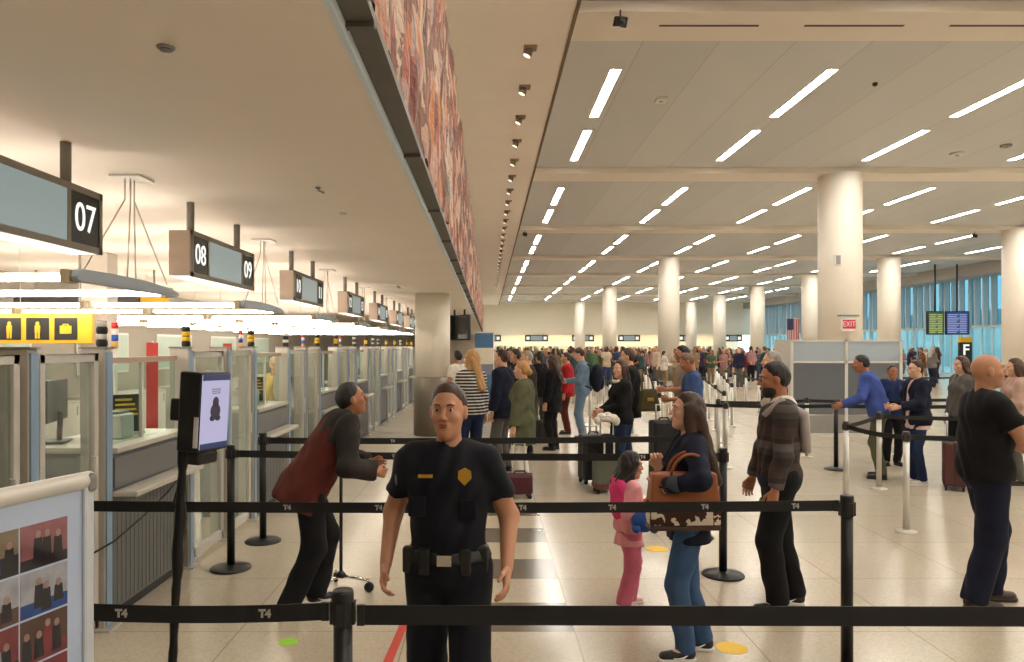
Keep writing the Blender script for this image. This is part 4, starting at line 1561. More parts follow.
        def hf(P):
            q = (P - s.headc) @ s.HR / k
            d = sd_ell(q, (0, -0.008, 0.022), (0.074, 0.095, 0.100))
            d = smin(d, sd_ell(q, (0, 0.024, -0.058), (0.054, 0.062, 0.062)), 0.035)
            d = smin(d, sd_ell(q, (0, 0.066, -0.094), (0.022, 0.018, 0.018)), 0.025)
            if face:
                d = smin(d, sd_cap(q, (-0.035, 0.078, 0.034), (0.035, 0.078, 0.034), 0.011, 0.011), 0.015)
                for e in (-1, 1):
                    d = smin(d, sd_ell(q, (e * 0.040, 0.060, -0.018), (0.022, 0.024, 0.020)), 0.02)
                    d = np.maximum(d, -(sd_ell(q, (e * 0.031, 0.094, 0.014), (0.0125, 0.013, 0.0075))))
                d = smin(d, sd_cap(q, (0, 0.086, 0.022), (0, 0.110, -0.018), 0.008, 0.0115), 0.010)
                for e in (-1, 1):
                    d = smin(d, sd_ell(q, (e * 0.011, 0.099, -0.022), (0.009, 0.010, 0.008)), 0.006)
                d = smin(d, sd_ell(q, (0, 0.086, -0.052), (0.024, 0.014, 0.014)), 0.012)
            for e in (-1, 1):
                ear = sd_ell(q, (e * 0.077, -0.008, 0.0), (0.010, 0.020, 0.032))
                d = smin(d, ear, 0.008)
            d = d * k
            return smin(d, s.d_neck(P, -0.001), 0.02)
        r = 0.135 * k
        parts.append(surf(hf, s.headc - r - np.array((0, 0, 0.03)), s.headc + r, min(0.0062, s.res * 0.7) if s.res < 0.02 else s.res * 0.7))
        if hands:
            for i in (0, 1):
                v, F = hand_mesh(-1 if i else 1, s.curl[i])
                fx_ = norm(s.wri[i] - s.elb[i]) if s.handdir[i] is None else norm(s.handdir[i])
                inner = np.array((1.0 if i == 0 else -1.0, 0, 0))
                zz = -(inner - fx_ * (inner @ fx_))
                if np.linalg.norm(zz) < 0.3:
                    zz = np.array((0, 0, 1.0)) - fx_ * fx_[2]
                zz = norm(zz)
                yy = np.cross(zz, fx_)
                B = np.stack((fx_, yy, zz), 1)
                if i == 1:
                    pass
                # thumb must point forward/up: mirror choice handled by side
                want = np.array((0, 1.0, 0.25))
                ty = yy if i == 0 else -yy
                if ty @ want < 0:
                    v = v * np.array((1, -1, 1))
                    F = F[:, ::-1]
                parts.append((s.wri[i] + v @ B.T * 0.97, F))
        return s.add('body', parts, SKINS[s.skin])

    def face(s):
        k = s.headk

        def W(p):
            return s.headc + s.HR @ (np.asarray(p, float) * k)
        for e in (-1, 1):
            m = MB().ball(W((e * 0.031, 0.0785, 0.014)) * s.k, 0.0098 * k * s.k, 0, 12, 8)
            m.ball(W((e * 0.031, 0.0828, 0.014)) * s.k, 0.0072 * k * s.k, 1, 10, 6)
            m.build('eye', [EYEW, EYED], s.root)
        rm = Matrix(s.HR.tolist())
        lp = MB().ball(W((0, 0.0955, -0.0485)) * s.k, tuple(q * k * s.k for q in (0.022, 0.008, 0.005)), 0, 14, 8, rm)
        lp.ball(W((0, 0.0945, -0.0575)) * s.k, tuple(q * k * s.k for q in (0.020, 0.009, 0.006)), 0, 14, 8, rm)
        lp.build('lips', LIPM[s.skin], s.root)

    def brows(s, hair):
        k = s.headk
        for e in (-1, 1):
            pts = [s.headc + s.HR @ (np.array(p) * k) for p in ((e * 0.014, 0.0945, 0.034), (e * 0.031, 0.091, 0.039), (e * 0.047, 0.080, 0.034))]
            MB().tube([Vector(p * s.k) for p in pts], [0.0035 * s.k, 0.004 * s.k, 0.002 * s.k], 8).build('eyebrow', HAIRS[hair], s.root)

    def hair(s, style, colour, length=0.3):
        if style == 'bald':
            return
        k = s.headk
        t = {'buzz': 0.004, 'short': 0.011, 'long': 0.020, 'bun': 0.014, 'tail': 0.014}[style]

        def f(P):
            q = (P - s.headc) @ s.HR / k
            x, y, z = q[:, 0], q[:, 1], q[:, 2]
            d = sd_ell(q, (0, -0.010, 0.024), (0.074 + t, 0.095 + t, 0.100 + t))
            d = d + 0.0035 * np.sin(75 * x + 25 * z + 3 * np.sin(40 * y)) * np.sin(80 * y + 13 + 30 * z)
            front = np.minimum(0.82 * (y - 0.052) - 0.57 * (z - 0.075), 10)
            d = d + 0.011 * np.clip(1 + front / 0.035, 0, 1) * (t > 0.01)
            low = -(z + 0.05) + 0.9 * np.clip(y + 0.02, -0.03, 1) * 1.2
            d = np.maximum(d, front)
            d = np.maximum(d, low if style in ('buzz', 'short') else -(z + 0.07) + 0.55 * np.clip(y + 0.01, 0, 1))
            if style in ('buzz', 'short'):
                ear = sd_ell(q, (0.085, 0.0, -0.005), (0.03, 0.022, 0.034))
                ear = np.minimum(ear, sd_ell(q, (-0.085, 0.0, -0.005), (0.03, 0.022, 0.034)))
                d = np.maximum(d, -ear)
            if style == 'long':
                w = 0.004 * np.sin(95 * x + 20 * z) + 0.003 * np.sin(140 * x - 30 * z)
                back = sd_cap(q, (0, -0.060, 0.0), (0, -0.085 - 0.34 * length, -length), 0.052, 0.046, (1.75, 1, 1)) + w
                d = smin(d, back, 0.03)
                for e in (-1, 1):
                    st = sd_cap(q, (e * 0.074, 0.018, 0.04), (e * 0.090, -0.030 - 0.08 * length, -length * 0.8), 0.020, 0.028, (1, 1.5, 1)) + w
                    d = smin(d, st, 0.025)
            elif style == 'bun':
                d = smin(d, sd_ell(q, (0, -0.115, -0.02), (0.042, 0.04, 0.045)), 0.02)
            elif style == 'tail':
                d = smin(d, sd_cap(q, (0, -0.10, 0.02), (0, -0.14, -length), 0.030, 0.018), 0.02)
            return d * k
        lo = s.headc - np.array((0.2, 0.24, 0.16 + (length + 0.05 if style in ('long', 'tail') else 0))) * k
        hi = s.headc + np.array((0.2, 0.2, 0.17)) * k
        s.add('hair', [surf(f, lo, hi, 0.008 if s.res < 0.02 else s.res * 0.7)], HAIRS[colour])

    def beard(s, colour):
        k = s.headk

        def f(P):
            q = (P - s.headc) @ s.HR / k
            d = sd_ell(q, (0, 0.024, -0.060), (0.060, 0.068, 0.066))
            d = smin(d, sd_ell(q, (0, 0.066, -0.094), (0.028, 0.024, 0.026)), 0.025)
            d = np.maximum(d, q[:, 2] + 0.028 + 0.4 * np.clip(0.05 - q[:, 1], -0.02, 0.1) * -1)
            d = np.maximum(d, 0.0 - q[:, 1])
            d = np.maximum(d, -sd_ell(q, (0, 0.10, -0.052), (0.026, 0.03, 0.012)))
            return d * k
        s.add('beard', [surf(f, s.headc - 0.16, s.headc + 0.12, 0.006)], HAIRS[colour])

    # ---- clothes
    def top(s, mat, sleeve='long', o=0.015, hem=-0.03, loose=0.0, neck=0.578, open_=0.0, name='top', belly=0.0, wr=0.0045, cuff=0.93, flare=0.0):
        def f(P):
            d = s.d_torso(P, o, belly)
            if loose or hem < -0.08:
                a, b = s.T(0, 0, 0.34), s.T(0, -0.003, min(hem, 0.0))
                d = smin(d, sd_cap(P, a, b, 0.150 * s.build + o, 0.168 * s.build + o + loose + flare, (1, 0.72, 1)), 0.05)
            nk = (P - s.T(0, 0.0, neck)) @ (s.T_R @ norm((0, 0.35, 1)))
            d = np.maximum(d, nk)
            d = np.maximum(d, -((P - s.T(0, 0, hem)) @ s.up))
            for i in (0, 1):
                if sleeve == 'long':
                    d = smin(d, s.d_arm(P, i, o, fore_to=cuff), 0.025)
                elif sleeve == 'short':
                    d = smin(d, s.d_arm(P, i, o, upper_to=0.62), 0.025)
                elif sleeve == 'three':
                    d = smin(d, s.d_arm(P, i, o, fore_to=0.35), 0.025)
            d = np.maximum(d, -(s.d_neck(P, 0.007)))
            if open_:
                q = (P - s.pel) @ s.T_R
                w = open_ + 0.10 * np.clip(0.25 - q[:, 2], 0, 1) * 0.5
                gap = np.maximum(np.abs(q[:, 0]) - w, 0.02 - q[:, 1])
                gap = np.maximum(gap, q[:, 2] - 0.56)
                d = np.maximum(d, -gap)
            return d + s.wrinkle(P, wr)
        return s.add(name, [surf(f, s.lo, s.hi, s.res)], mat)

    def trousers(s, mat, o=0.012, flare=0.018, length=0.05, waist=0.11, name='trousers', wr=0.004):
        def f(P):
            d = sd_ell(P, s.T(0, -0.005, 0.02), (0.166 * (1.04 if s.female else 1) * s.build ** .5 + o, 0.122 * s.build + o, 0.14 + o), s.T_R)
            d = np.maximum(d, (P - s.T(0, 0, waist)) @ s.up)
            for i in (0, 1):
                lg = s.d_leg(P, i, o, flare)
                sh = norm(s.ank[i] - s.knee[i])
                lg = np.maximum(lg, (P - (s.ank[i] - sh * (length - 0.05))) @ sh - 0.025)
                d = smin(d, lg, 0.03)
            low = np.clip(0.5 - P[:, 2], 0, 0.5) * 1.4 + 0.5
            return d + s.wrinkle(P, wr, 0.9) * low
        return s.add(name, [surf(f, s.lo, s.hi, s.res)], mat)

    def skirt(s, mat, hem=-0.45, flare=0.05):
        def f(P):
            d = sd_cap(P, s.T(0, 0, 0.08), s.pel + np.array((0, 0, hem)), 0.165, 0.165 + flare, (1, 0.78, 1))
            d = np.maximum(d, (P - s.T(0, 0, 0.12)) @ s.up)
            d = np.maximum(d, s.pel[2] + hem - P[:, 2])
            return d + s.wrinkle(P, 0.005)
        return s.add('skirt', [surf(f, s.lo, s.hi, s.res)], mat)

    def shoes(s, mat, solemat, kind='shoe', trim=None):
        for i in (0, 1):
            Rz = rotz(s.footyaw[i])
            c = s.foot[i]
            pitch = rotx(0.0)

            def L(P):
                return (P - c) @ Rz

            def up(P):
                q = L(P)
                d = sd_cap(q, (0, -0.045, 0.045), (0, 0.125, 0.034), 0.040, 0.033, (1.12, 1, 0.95))
                d = smin(d, sd_cap(q, (0, -0.035, 0.06), (0, -0.03, 0.10 if kind == 'shoe' else 0.15), 0.042, 0.045), 0.03)
                d = np.maximum(d, q[:, 2] - (0.105 if kind == 'shoe' else 0.17) - 0.15 * np.clip(q[:, 1], -1, 0.02))
                return np.maximum(d, 0.018 - q[:, 2])

            def so(P):
                q = L(P).copy()
                z = q[:, 2].copy()
                q[:, 2] = 0
                d = sd_cap(q, (0, -0.045, 0), (0.0, 0.125, 0), 0.046, 0.042, (1.05, 1, 1))
                return np.maximum(np.maximum(d, z - 0.026), 0.001 - z)
            lo, hi = c - np.array((0.2, 0.2, 0.02)), c + np.array((0.2, 0.2, 0.22))
            h = 0.008 if s.res < 0.02 else 0.016
            sh = s.add(kind, [surf(up, lo, hi, h)], mat)
            s.add('sole', [surf(so, lo, hi, h)], solemat, sh)
            if trim is not None:
                for e in (-1, 1):
                    pts = [c + Rz @ np.array(p) for p in ((e * 0.044, 0.075, 0.034), (e * 0.047, 0.04, 0.030), (e * 0.048, 0.01, 0.036), (e * 0.046, -0.035, 0.062))]
                    MB().tube([Vector(p * s.k) for p in pts], [0.003, 0.006, 0.006, 0.002], 8).build('side_mark', trim, sh)

    def ring(s, name, mat, z, h, o, parent=None):
        """belt around the waist"""
        def f(P):
            d = sd_ell(P, s.T(0, -0.005, 0.02), (0.166 * s.build ** .5 + o, 0.122 * s.build + o, 0.14 + o), s.T_R)
            d = np.minimum(d, s.d_torso(P, o))
            q = (P - s.T(0, 0, z)) @ s.up
            return np.maximum(d, np.abs(q) - h / 2)
        return s.add(name, [surf(f, s.lo, s.hi, 0.009)], mat)

    def pt(s, x, y, z):
        return Vector(s.T(x, y, z) * s.k)

    def done(s, label, group=None, cat='person'):
        return tag(s.root, label, cat, group)

# ------------------------------------------------------------------ the people one can tell apart
BLK = fabric('cloth_black', (20, 20, 23))
NAVY = fabric('cloth_navy', (24, 28, 46))
UNI = fabric('uniform_navy', (17, 19, 28), 0.75)
JEAN = fabric('denim_blue', (58, 84, 120))
JEANL = fabric('denim_light', (104, 126, 150))
JEAND = fabric('denim_dark', (32, 44, 74))
GREYC = fabric('cloth_grey', (92, 88, 84))
OLIVE = fabric('cloth_olive', (86, 88, 66))
WHITEC = fabric('cloth_white', (222, 216, 206))
PINK = fabric('cloth_pink', (222, 70, 128))
PINKL = fabric('cloth_pale_pink', (232, 158, 166))
PINKT = fabric('cloth_rose_pink', (206, 108, 134))
BLUET = fabric('cloth_blue', (56, 78, 124))
BLUES = fabric('shirt_blue', (64, 84, 156))
MAROON = fabric('cloth_maroon', (84, 36, 30))
BEIGEC = fabric('cloth_beige', (182, 152, 138))
YELLOWC = fabric('cloth_yellow', (214, 182, 110))
SHOEB = M('shoe_black', (22, 20, 20), 0.5, 0, 0.1)
SHOEW = M('shoe_white', (216, 212, 206), 0.5, 0, 0.05)
SHOEBR = M('shoe_brown', (62, 38, 26), 0.5, 0, 0.12)
SOLEW = M('sole_white', (226, 222, 214), 0.5, 0, 0.04)
SOLED = M('sole_dark', (34, 30, 28), 0.6, 0, 0.08)
GOLD = M('badge_gold', (206, 164, 66), 0.3, 0.7, 0.1)

STEP = [(-0.09, 0.10, 6), (0.09, -0.10, -6)]

# uniformed officer
p = Person('person', 1.69, -0.17, 3.2, 176, head=(-6, 2), build=1.08, skin='mid', feet=[(-0.12, 0.12, 10), (0.12, -0.14, -10)],
           hands=[(-0.265, 0.10, 0.955), (0.275, 0.05, 0.945)], curl=(0.5, 0.7), res=0.0095)
p.body(); p.face(); p.hair('short', 'darkbrown'); p.brows('darkbrown')
tp = p.top(UNI, 'short', o=0.018, hem=0.08, belly=0.015)
p.trousers(UNI, o=0.016, flare=0.028)
p.shoes(SHOEB, SOLED, 'boot')
bl = p.ring('duty_belt', BLACK, 0.075, 0.05, 0.026)
MB().box(p.pt(0, 0.155, 0.075), (0.06, 0.02, 0.045)).build('buckle', CHROME, bl)
for (x, z, w) in ((-0.15, 0.06, 0.06), (0.16, 0.05, 0.07), (0.09, 0.06, 0.05), (-0.085, 0.06, 0.05)):
    MB().box(p.pt(x, 0.115 if abs(x) < .12 else 0.055, z), (w, 0.05, 0.11)).build('pouch', BLACK, bl, bevel=0.01)
MB().prism([(0, 0.036), (0.026, 0.022), (0.028, -0.008), (0, -0.038), (-0.028, -0.008), (-0.026, 0.022)], (-0.004, 0.006), 0,
           Matrix.Translation(p.pt(-0.085, 0.130, 0.430)) @ Matrix(((1, 0, 0, 0), (0, 0, 1, 0), (0, 1, 0, 0), (0, 0, 0, 1)))).build('badge', GOLD, tp)
MB().box(p.pt(0.085, 0.132, 0.430), (0.06, 0.008, 0.014)).build('name_bar', GOLD, tp)
for e in (-1, 1):
    MB().ball(p.pt(e * 0.232, 0.0, 0.40), (0.010, 0.034, 0.040)).build('shoulder_patch', M('patch_grey', (120, 124, 134), 0.6, 0, 0.2, 60), tp)
MB().box(p.pt(0.12, 0.135, 0.30), (0.075, 0.012, 0.085)).build('pocket', UNI, tp, bevel=0.006)
MB().box(p.pt(-0.10, 0.137, 0.29), (0.075, 0.012, 0.085)).build('pocket', UNI, tp, bevel=0.006)
p.done('uniformed officer in black short sleeved shirt with gold badge facing the camera')

# woman with the cowhide bag
p = Person('person', 1.57, 1.20, 4.43, 88, head=(4, 6), female=True, skin='light', feet=[(-0.09, 0.06, 8), (0.09, -0.10, -4)],
           hands=[(-0.25, 0.22, 1.17), (0.02, 0.20, 1.25)], curl=(1.1, 1.1), res=0.0095, handdir=[(0.5, 0.6, 0.6), (-0.3, 0.2, 0.9)], elbow=[(-1.6, -0.8, -0.6), (0.3, -0.6, -1)])
p.body(); p.face(); p.hair('long', 'darkbrown', 0.43); p.brows('darkbrown')
tp = p.top(NAVY, 'long', o=0.018, hem=-0.14, loose=0.012, neck=0.578)
CUFF = fabric('cuff_slate', (62, 66, 80))
for i in (0, 1):
    a = p.elb[i] + (p.wri[i] - p.elb[i]) * 0.55
    b = p.elb[i] + (p.wri[i] - p.elb[i]) * 0.90
    MB().tube([Vector(a * p.k), Vector(b * p.k)], [0.056 * p.k, 0.054 * p.k], 20).build('cuff', CUFF, tp)
p.trousers(JEAN, o=0.012, flare=0.016, length=0.04)
p.shoes(SHOEB, SOLEW, 'shoe', trim=SOLEW)
MB().lathe([(0.030, -0.006), (0.031, 0.006)], n=20).build('wrist_watch', BLACK, p.root, loc=Vector(p.wri[0] * p.k))
p.done('woman with very long dark brown hair in navy top and blue jeans')

bag = empty('tote_bag', (1.12, 4.255, 0.80), R(2))
LEATH = M('bag_leather', (146, 82, 44), 0.5, 0, 0.12, 18)
cow = NT('cowhide')
nz = cow.noise(13.0, 4.0)
rp = cow.n('ShaderNodeValToRGB')
rp.color_ramp.interpolation = 'CONSTANT'
rp.color_ramp.elements[0].color = lin((62, 36, 28))
rp.color_ramp.elements[0].position = 0.0
rp.color_ramp.elements[1].color = lin((226, 214, 200))
rp.color_ramp.elements[1].position = 0.53
cow.l(nz, rp.inputs[0])
cow.l(rp.outputs[0], cow.b.inputs['Base Color'])
cow.b.inputs['Roughness'].default_value = 0.85
def taper_box(w0, w1, d0, d1, z0, z1):
    m = MB()
    vs = [(sx * w / 2, sy * d / 2, z) for (w, d, z) in ((w0, d0, z0), (w1, d1, z1)) for (sx, sy) in ((-1, -1), (1, -1), (1, 1), (-1, 1))]
    m.add(vs, [(3, 2, 1, 0), (4, 5, 6, 7), (0, 1, 5, 4), (1, 2, 6, 5), (2, 3, 7, 6), (3, 0, 4, 7)])
    return m
taper_box(0.41, 0.41, 0.13, 0.13, 0.0, 0.03).build('base', M('bag_dark_leather', (66, 36, 24), 0.5), bag, bevel=0.012)
taper_box(0.405, 0.40, 0.128, 0.125, 0.03, 0.16).build('cowhide_panel', cow.m, bag, bevel=0.01)
taper_box(0.40, 0.37, 0.125, 0.09, 0.16, 0.325).build('upper_panel', LEATH, bag, bevel=0.012)
for sy in (-1, 1):
    MB().tube([(0.02 + 0.10 * math.cos(PI - PI * q / 14), sy * 0.04 - 0.05 * math.sin(PI * q / 14), 0.31 + 0.13 * math.sin(PI * q / 14)) for q in range(15)], 0.009, 10).build('strap', LEATH, bag)
tag(bag, 'large brown leather tote with a brown and white cowhide panel at the woman\'s side', 'bag')

# man in striped sweater
STR = bands('sweater_stripes', [(0.22, (44, 34, 32)), (0.16, (58, 54, 54)), (0.20, (82, 74, 72)), (0.12, (40, 30, 30)), (0.30, (58, 44, 40))], 0.26)
p = Person('person', 1.74, 2.05, 5.22, 84, head=(-4, -6), build=1.05, skin='tan', feet=[(-0.10, 0.05, 8), (0.10, -0.12, -8)],
           hands=[(-0.26, 0.10, 0.86), (0.25, 0.12, 0.88)], curl=(0.8, 0.7), res=0.0095)
p.body(); p.face(); p.hair('short', 'black'); p.beard('black'); p.brows('black')
tp = p.top(STR, 'long', o=0.020, hem=-0.01, loose=0.0, belly=0.02)
def collar(P, q=p):
    d = sd_cap(P, q.T(-0.05, -0.02, 0.535), q.T(0.05, 0.02, 0.535), 0.085, 0.085, (1, 1, 0.62))
    d = np.maximum(d, -q.d_neck(P, 0.012))
    return d + q.wrinkle(P, 0.006)
p.add('scarf', [surf(collar, p.T(-0.2, -0.2, 0.40), p.T(0.2, 0.22, 0.70), 0.009)], WHITEC, tp)
p.ring('shirt_hem', NAVY, -0.045, 0.14, 0.022)
p.trousers(BLK, o=0.016, flare=0.026)
p.shoes(SHOEB, SOLEW, 'shoe', trim=SOLEW)
MB().tube([p.pt(-0.10, 0.13, 0.45), p.pt(-0.125, 0.02, 0.555), p.pt(-0.115, -0.135, 0.46), p.pt(-0.10, -0.155, 0.20)], [0.02, 0.03, 0.04, 0.035], 10).build('shawl_end', M('shawl_grey', (168, 160, 160), 0.8), tp)
p.done('bearded man in brown and grey striped sweater with pale scarf')

# bald man at the right
p = Person('person', 1.80, 3.55, 5.28, -100, head=(-6, 4), build=1.10, skin='mid', feet=[(-0.12, 0.10, 8), (0.12, -0.10, -8)],
           hands=[(-0.14, 0.36, 1.04), (0.13, 0.36, 1.08)], curl=(0.9, 0.9), res=0.0095, elbow=[(-0.8, -0.6, -0.6), (0.8, -0.6, -0.6)])
p.body(); p.face(); p.brows('darkbrown')
p.top(BLK, 'short', o=0.022, hem=-0.04, loose=0.01, belly=0.03)
p.trousers(NAVY, o=0.018, flare=0.03)
p.shoes(SHOEBR, SOLED, 'boot')
p.done('bald man in black T-shirt and navy trousers with hands held forward')

# child in pink
p = Person('child', 1.06, 1.00, 5.25, -80, head=(0, -4), headk=1.28, skin='mid', feet=[(-0.10, 0.06, 8), (0.10, -0.08, -8)],
           hands=[(-0.20, 0.22, 0.98), (0.20, 0.12, 1.05)], curl=(0.8, 0.8), res=0.014)
p.body(); p.face(); p.hair('long', 'black', 0.16); p.brows('black')
tp = p.top(PINKL, 'long', o=0.035, hem=-0.02, loose=0.02)
def hood(P, q=p):
    d = smin(sd_ell(P, q.T(0, -0.12, 0.50), (0.16, 0.11, 0.13)), sd_ell(P, q.T(0, -0.13, 0.30), (0.17, 0.09, 0.20)), 0.06)
    return d + q.wrinkle(P, 0.006)
p.add('hood', [surf(hood, p.T(-0.25, -0.35, 0.02), p.T(0.25, 0.1, 0.7), 0.014)], PINK, tp)
p.skirt(PINKL, -0.18, 0.05)
p.trousers(PINKT, o=0.025, flare=0.03)
p.shoes(M('shoe_pink', (236, 190, 196), 0.5), SOLEW)
p.done('small child in bright pink hooded jacket and rose pink trousers', cat='child')
toy = empty('plush_toy', (1.06, 5.045, 0.655))
MB().ball((0, 0, 0), (0.085, 0.07, 0.075)).build('body', M('plush_blue', (44, 86, 168), 0.9, 0, 0.2, 60, 0.3), toy)
MB().ball((0.045, -0.01, 0.125), (0.055, 0.05, 0.045)).build('head', M('plush_orange', (232, 120, 56), 0.9, 0, 0.2, 60, 0.3), toy)
for e in (-1, 1):
    MB().ball((e * 0.06, -0.05, -0.04), (0.03, 0.045, 0.028)).build('paw', MATS['plush_blue'], toy)
    MB().ball((0.045 + e * 0.03, -0.055, 0.135), 0.008).build('eye', EYED, toy)
tag(toy, 'blue and orange soft toy held between the child and the woman with the bag', 'toy')

# leaning man by the desks
p = Person('person', 1.72, -1.27, 5.20, -68, lean=32, head=(0, 22), build=1.02, skin='tan', hips=0.90, feet=[(-0.10, 0.10, 4), (0.11, -0.12, -4)],
           hands=[(-0.16, 0.50, 1.00), (0.16, 0.46, 0.98)], curl=(1.0, 1.0), res=0.0105, elbow=[(-0.6, -0.4, -1), (0.6, -0.4, -1)])
p.body(); p.face(); p.hair('short', 'black'); p.brows('black')
p.top(MAROON, 'none', o=0.022, hem=-0.18, loose=0.04, name='shirt')
p.top(fabric('jacket_charcoal', (46, 42, 40)), 'long', o=0.034, hem=0.08, loose=0.0, open_=0.035, name='jacket', wr=0.007)
p.trousers(BLK, o=0.016, flare=0.028)
p.shoes(SHOEB, SOLEW, 'shoe', trim=SOLEW)
p.done('man in charcoal jacket and maroon shirt leaning forward beside the kiosk')

# mid-distance queue
def who(H, px, z, rz, lab, skin='mid', hair=('short', 'black', 0.3), top=(BLK, 'long'), legs=BLK, female=False, shoes=(SHOEB, SOLED), jacket=None, beardc=None, face=True, extra=None, res=0.0135, **kw):
    tk = dict(o=0.018, hem=-0.06, loose=0.008)
    q = Person('person', H, fx(px, z), z, rz, female=female, skin=skin, res=res, **kw)
    q.body(face=face)
    if face:
        q.face()
    if hair:
        q.hair(*hair)
    if beardc:
        q.beard(beardc)
    t_ = q.top(top[0], top[1], **(top[2] if len(top) > 2 else tk))
    if jacket:
        jk = dict(o=0.034, hem=-0.12, loose=0.015, open_=0.05, name='jacket', wr=0.006)
        if len(jacket) > 2:
            jk.update(jacket[2])
        q.top(jacket[0], jacket[1], **jk)
    if legs is not None:
        q.trousers(legs)
    q.shoes(*shoes)
    q.done(lab)
    return q


HELD = [(-0.10, 0.30, 1.12), (0.12, 0.28, 1.10)]
STRW = bands('top_black_white_stripes', [(0.62, (24, 24, 28)), (0.38, (206, 200, 192))], 0.044)
who(1.79, 471, 10.3, 25, 'woman with long blond hair in a black and white striped top seen from behind', 'light', ('long', 'blonde', 0.36), (STRW, 'long'), JEAND, True, head=(40, 6))
who(1.80, 503, 10.9, 60, 'man in navy jacket and grey brown trousers next to the olive jacket woman', 'light', ('short', 'darkbrown'), (NAVY, 'long', dict(o=0.03, hem=-0.14, loose=0.015)), GREYC)
gw = who(1.66, 523, 9.5, 68, 'woman in olive jacket, white scarf and white trousers with tied blond hair', 'light', ('bun', 'blonde'), (WHITEC, 'long'), WHITEC, True, jacket=(OLIVE, 'long', dict(hem=-0.30, loose=0.03, open_=0.06)))
who(1.82, 582, 14.6, 80, 'man in blue denim shirt looking at his phone with a navy backpack', 'light', ('short', 'darkbrown'), (JEANL, 'long'), JEANL, head=(0, -22), hands=HELD, curl=(1, 1))
bp = empty('backpack', (fx(582, 14.6) + 0.29, 14.58, 1.12))
MB().ball((0, 0, 0.10), (0.13, 0.17, 0.28), nu=20, nv=14).build('sack', NAVY, bp)
MB().ball((0.09, 0, 0.02), (0.06, 0.13, 0.15)).build('pocket', NAVY, bp)
for e in (-1, 1):
    MB().tube([(-0.06, e * 0.10, 0.32), (-0.24, e * 0.11, 0.38), (-0.42, e * 0.10, 0.22), (-0.40, e * 0.15, 0.0), (-0.10, e * 0.15, -0.10)], 0.014, 8).build('strap', NAVY, bp)
tag(bp, 'navy backpack worn by the man in the blue denim shirt', 'backpack')
ph_ = empty('smartphone', (fx(582, 14.6) - 0.37, 14.62, 1.20), R(80))
MB().box((0, 0, 0.02), (0.07, 0.009, 0.14), rot=(R(-50), 0, 0)).build('body', BLACK, ph_, bevel=0.004)
MB().box((0, -0.004, 0.0235), (0.062, 0.002, 0.125), rot=(R(-50), 0, 0)).build('screen', SCREENM, ph_)
tag(ph_, 'smartphone in the hands of the man in the blue denim shirt', 'phone')
who(1.66, 621, 9.75, 100, 'woman in black sweater with white collar resting her hand on a suitcase', 'light', ('long', 'darkbrown', 0.26), (BLK, 'long', dict(o=0.024, hem=-0.05, loose=0.02)), JEAND, True,
    hands=[(-0.08, 0.30, 1.06), (0.24, 0.26, 1.00)], curl=(1, 1), head=(25, 4))
def white_collar():
    q = PEO_W
wc = MB().tube([(0.085 * math.cos(a), 0.085 * math.sin(a), 0) for a in np.linspace(0, 2 * PI, 18)], 0.022, 10)
for o in list(bpy.data.objects):
    if o.get('label', '').startswith('woman in black sweater'):
        wc.build('collar', WHITEC, o, loc=(0, 0.012, 1.385))
        sg = MB()
        k_ = 1.66 / 1.75
        break
who(1.82, 629, 10.8, 75, 'tall man in dark jacket standing behind the woman in black sweater', 'light', ('short', 'brown'), (BLK, 'long', dict(o=0.036, hem=-0.14, loose=0.02)), JEAND, build=1.05)
b2 = empty('shoulder_bag', (fx(648, 10.6), 10.55, 0.92), R(10))
taper_box(0.34, 0.22, 0.14, 0.07, 0.0, 0.32).build('body', fabric('bag_olive', (78, 70, 46)), b2, bevel=0.03)
MB().tube([(-0.10, 0, 0.30), (-0.09, 0.02, 0.52), (0.0, 0.03, 0.60), (0.08, 0.0, 0.30)], 0.012, 8).build('strap', MATS['bag_olive'], b2)
MB().box((0, -0.065, 0.17), (0.10, 0.012, 0.05)).build('flap_clasp', GOLD, b2, bevel=0.004)
tag(b2, 'olive shoulder bag hanging at the side of the tall man in dark jacket', 'bag')
hat = empty('folded_cloth', (fx(607, 9.35), 9.35, 0.90))
cl_ = MB()
for (x, y, z, a, b, c) in ((0, 0, 0.03, 0.13, 0.09, 0.04), (0.06, -0.03, 0.04, 0.08, 0.06, 0.055), (-0.06, 0.02, 0.055, 0.07, 0.06, 0.05), (0.01, 0.03, 0.075, 0.06, 0.05, 0.04), (0.12, 0.02, 0.0, 0.05, 0.05, 0.06), (-0.12, -0.02, 0.01, 0.05, 0.04, 0.05)):
    cl_.ball((x, y, z), (a, b, c))
cl_.build('fabric', WHITEC, hat)
MB().tube([(-0.10, -0.06, 0.05), (0, -0.09, 0.075), (0.12, -0.07, 0.05)], 0.007, 6).build('edge_seam', WHITEC, hat)
tag(hat, 'white folded cloth lying on top of the grey green suitcase handle', 'cloth')
b3 = empty('duffel_bag', (fx(607, 9.25), 9.22, 0.475), R(4))
MB().ball((0, 0, 0.14), (0.17, 0.11, 0.145), nu=20, nv=12).build('body', BLK, b3)
for e in (-1, 1):
    MB().box((e * 0.06, -0.098, 0.14), (0.022, 0.02, 0.22)).build('webbing', ALU, b3, bevel=0.006)
tag(b3, 'black bag with two pale straps sitting on the grey green suitcase', 'bag')
who(1.77, 692, 10.0, 78, 'man in blue T-shirt with cropped hair looking down', 'tan', ('buzz', 'buzz'), (BLUET, 'short', dict(o=0.022, hem=-0.06, loose=0.015)), GREYC, head=(0, -24), hands=HELD, curl=(1, 1))
who(1.86, 684, 11.3, 95, 'dark haired man in grey shirt behind the man in blue T-shirt', 'tan', ('short', 'black'), (fabric('shirt_stone', (150, 136, 120)), 'short'), BLK, head=(0, -6), hands=HELD)
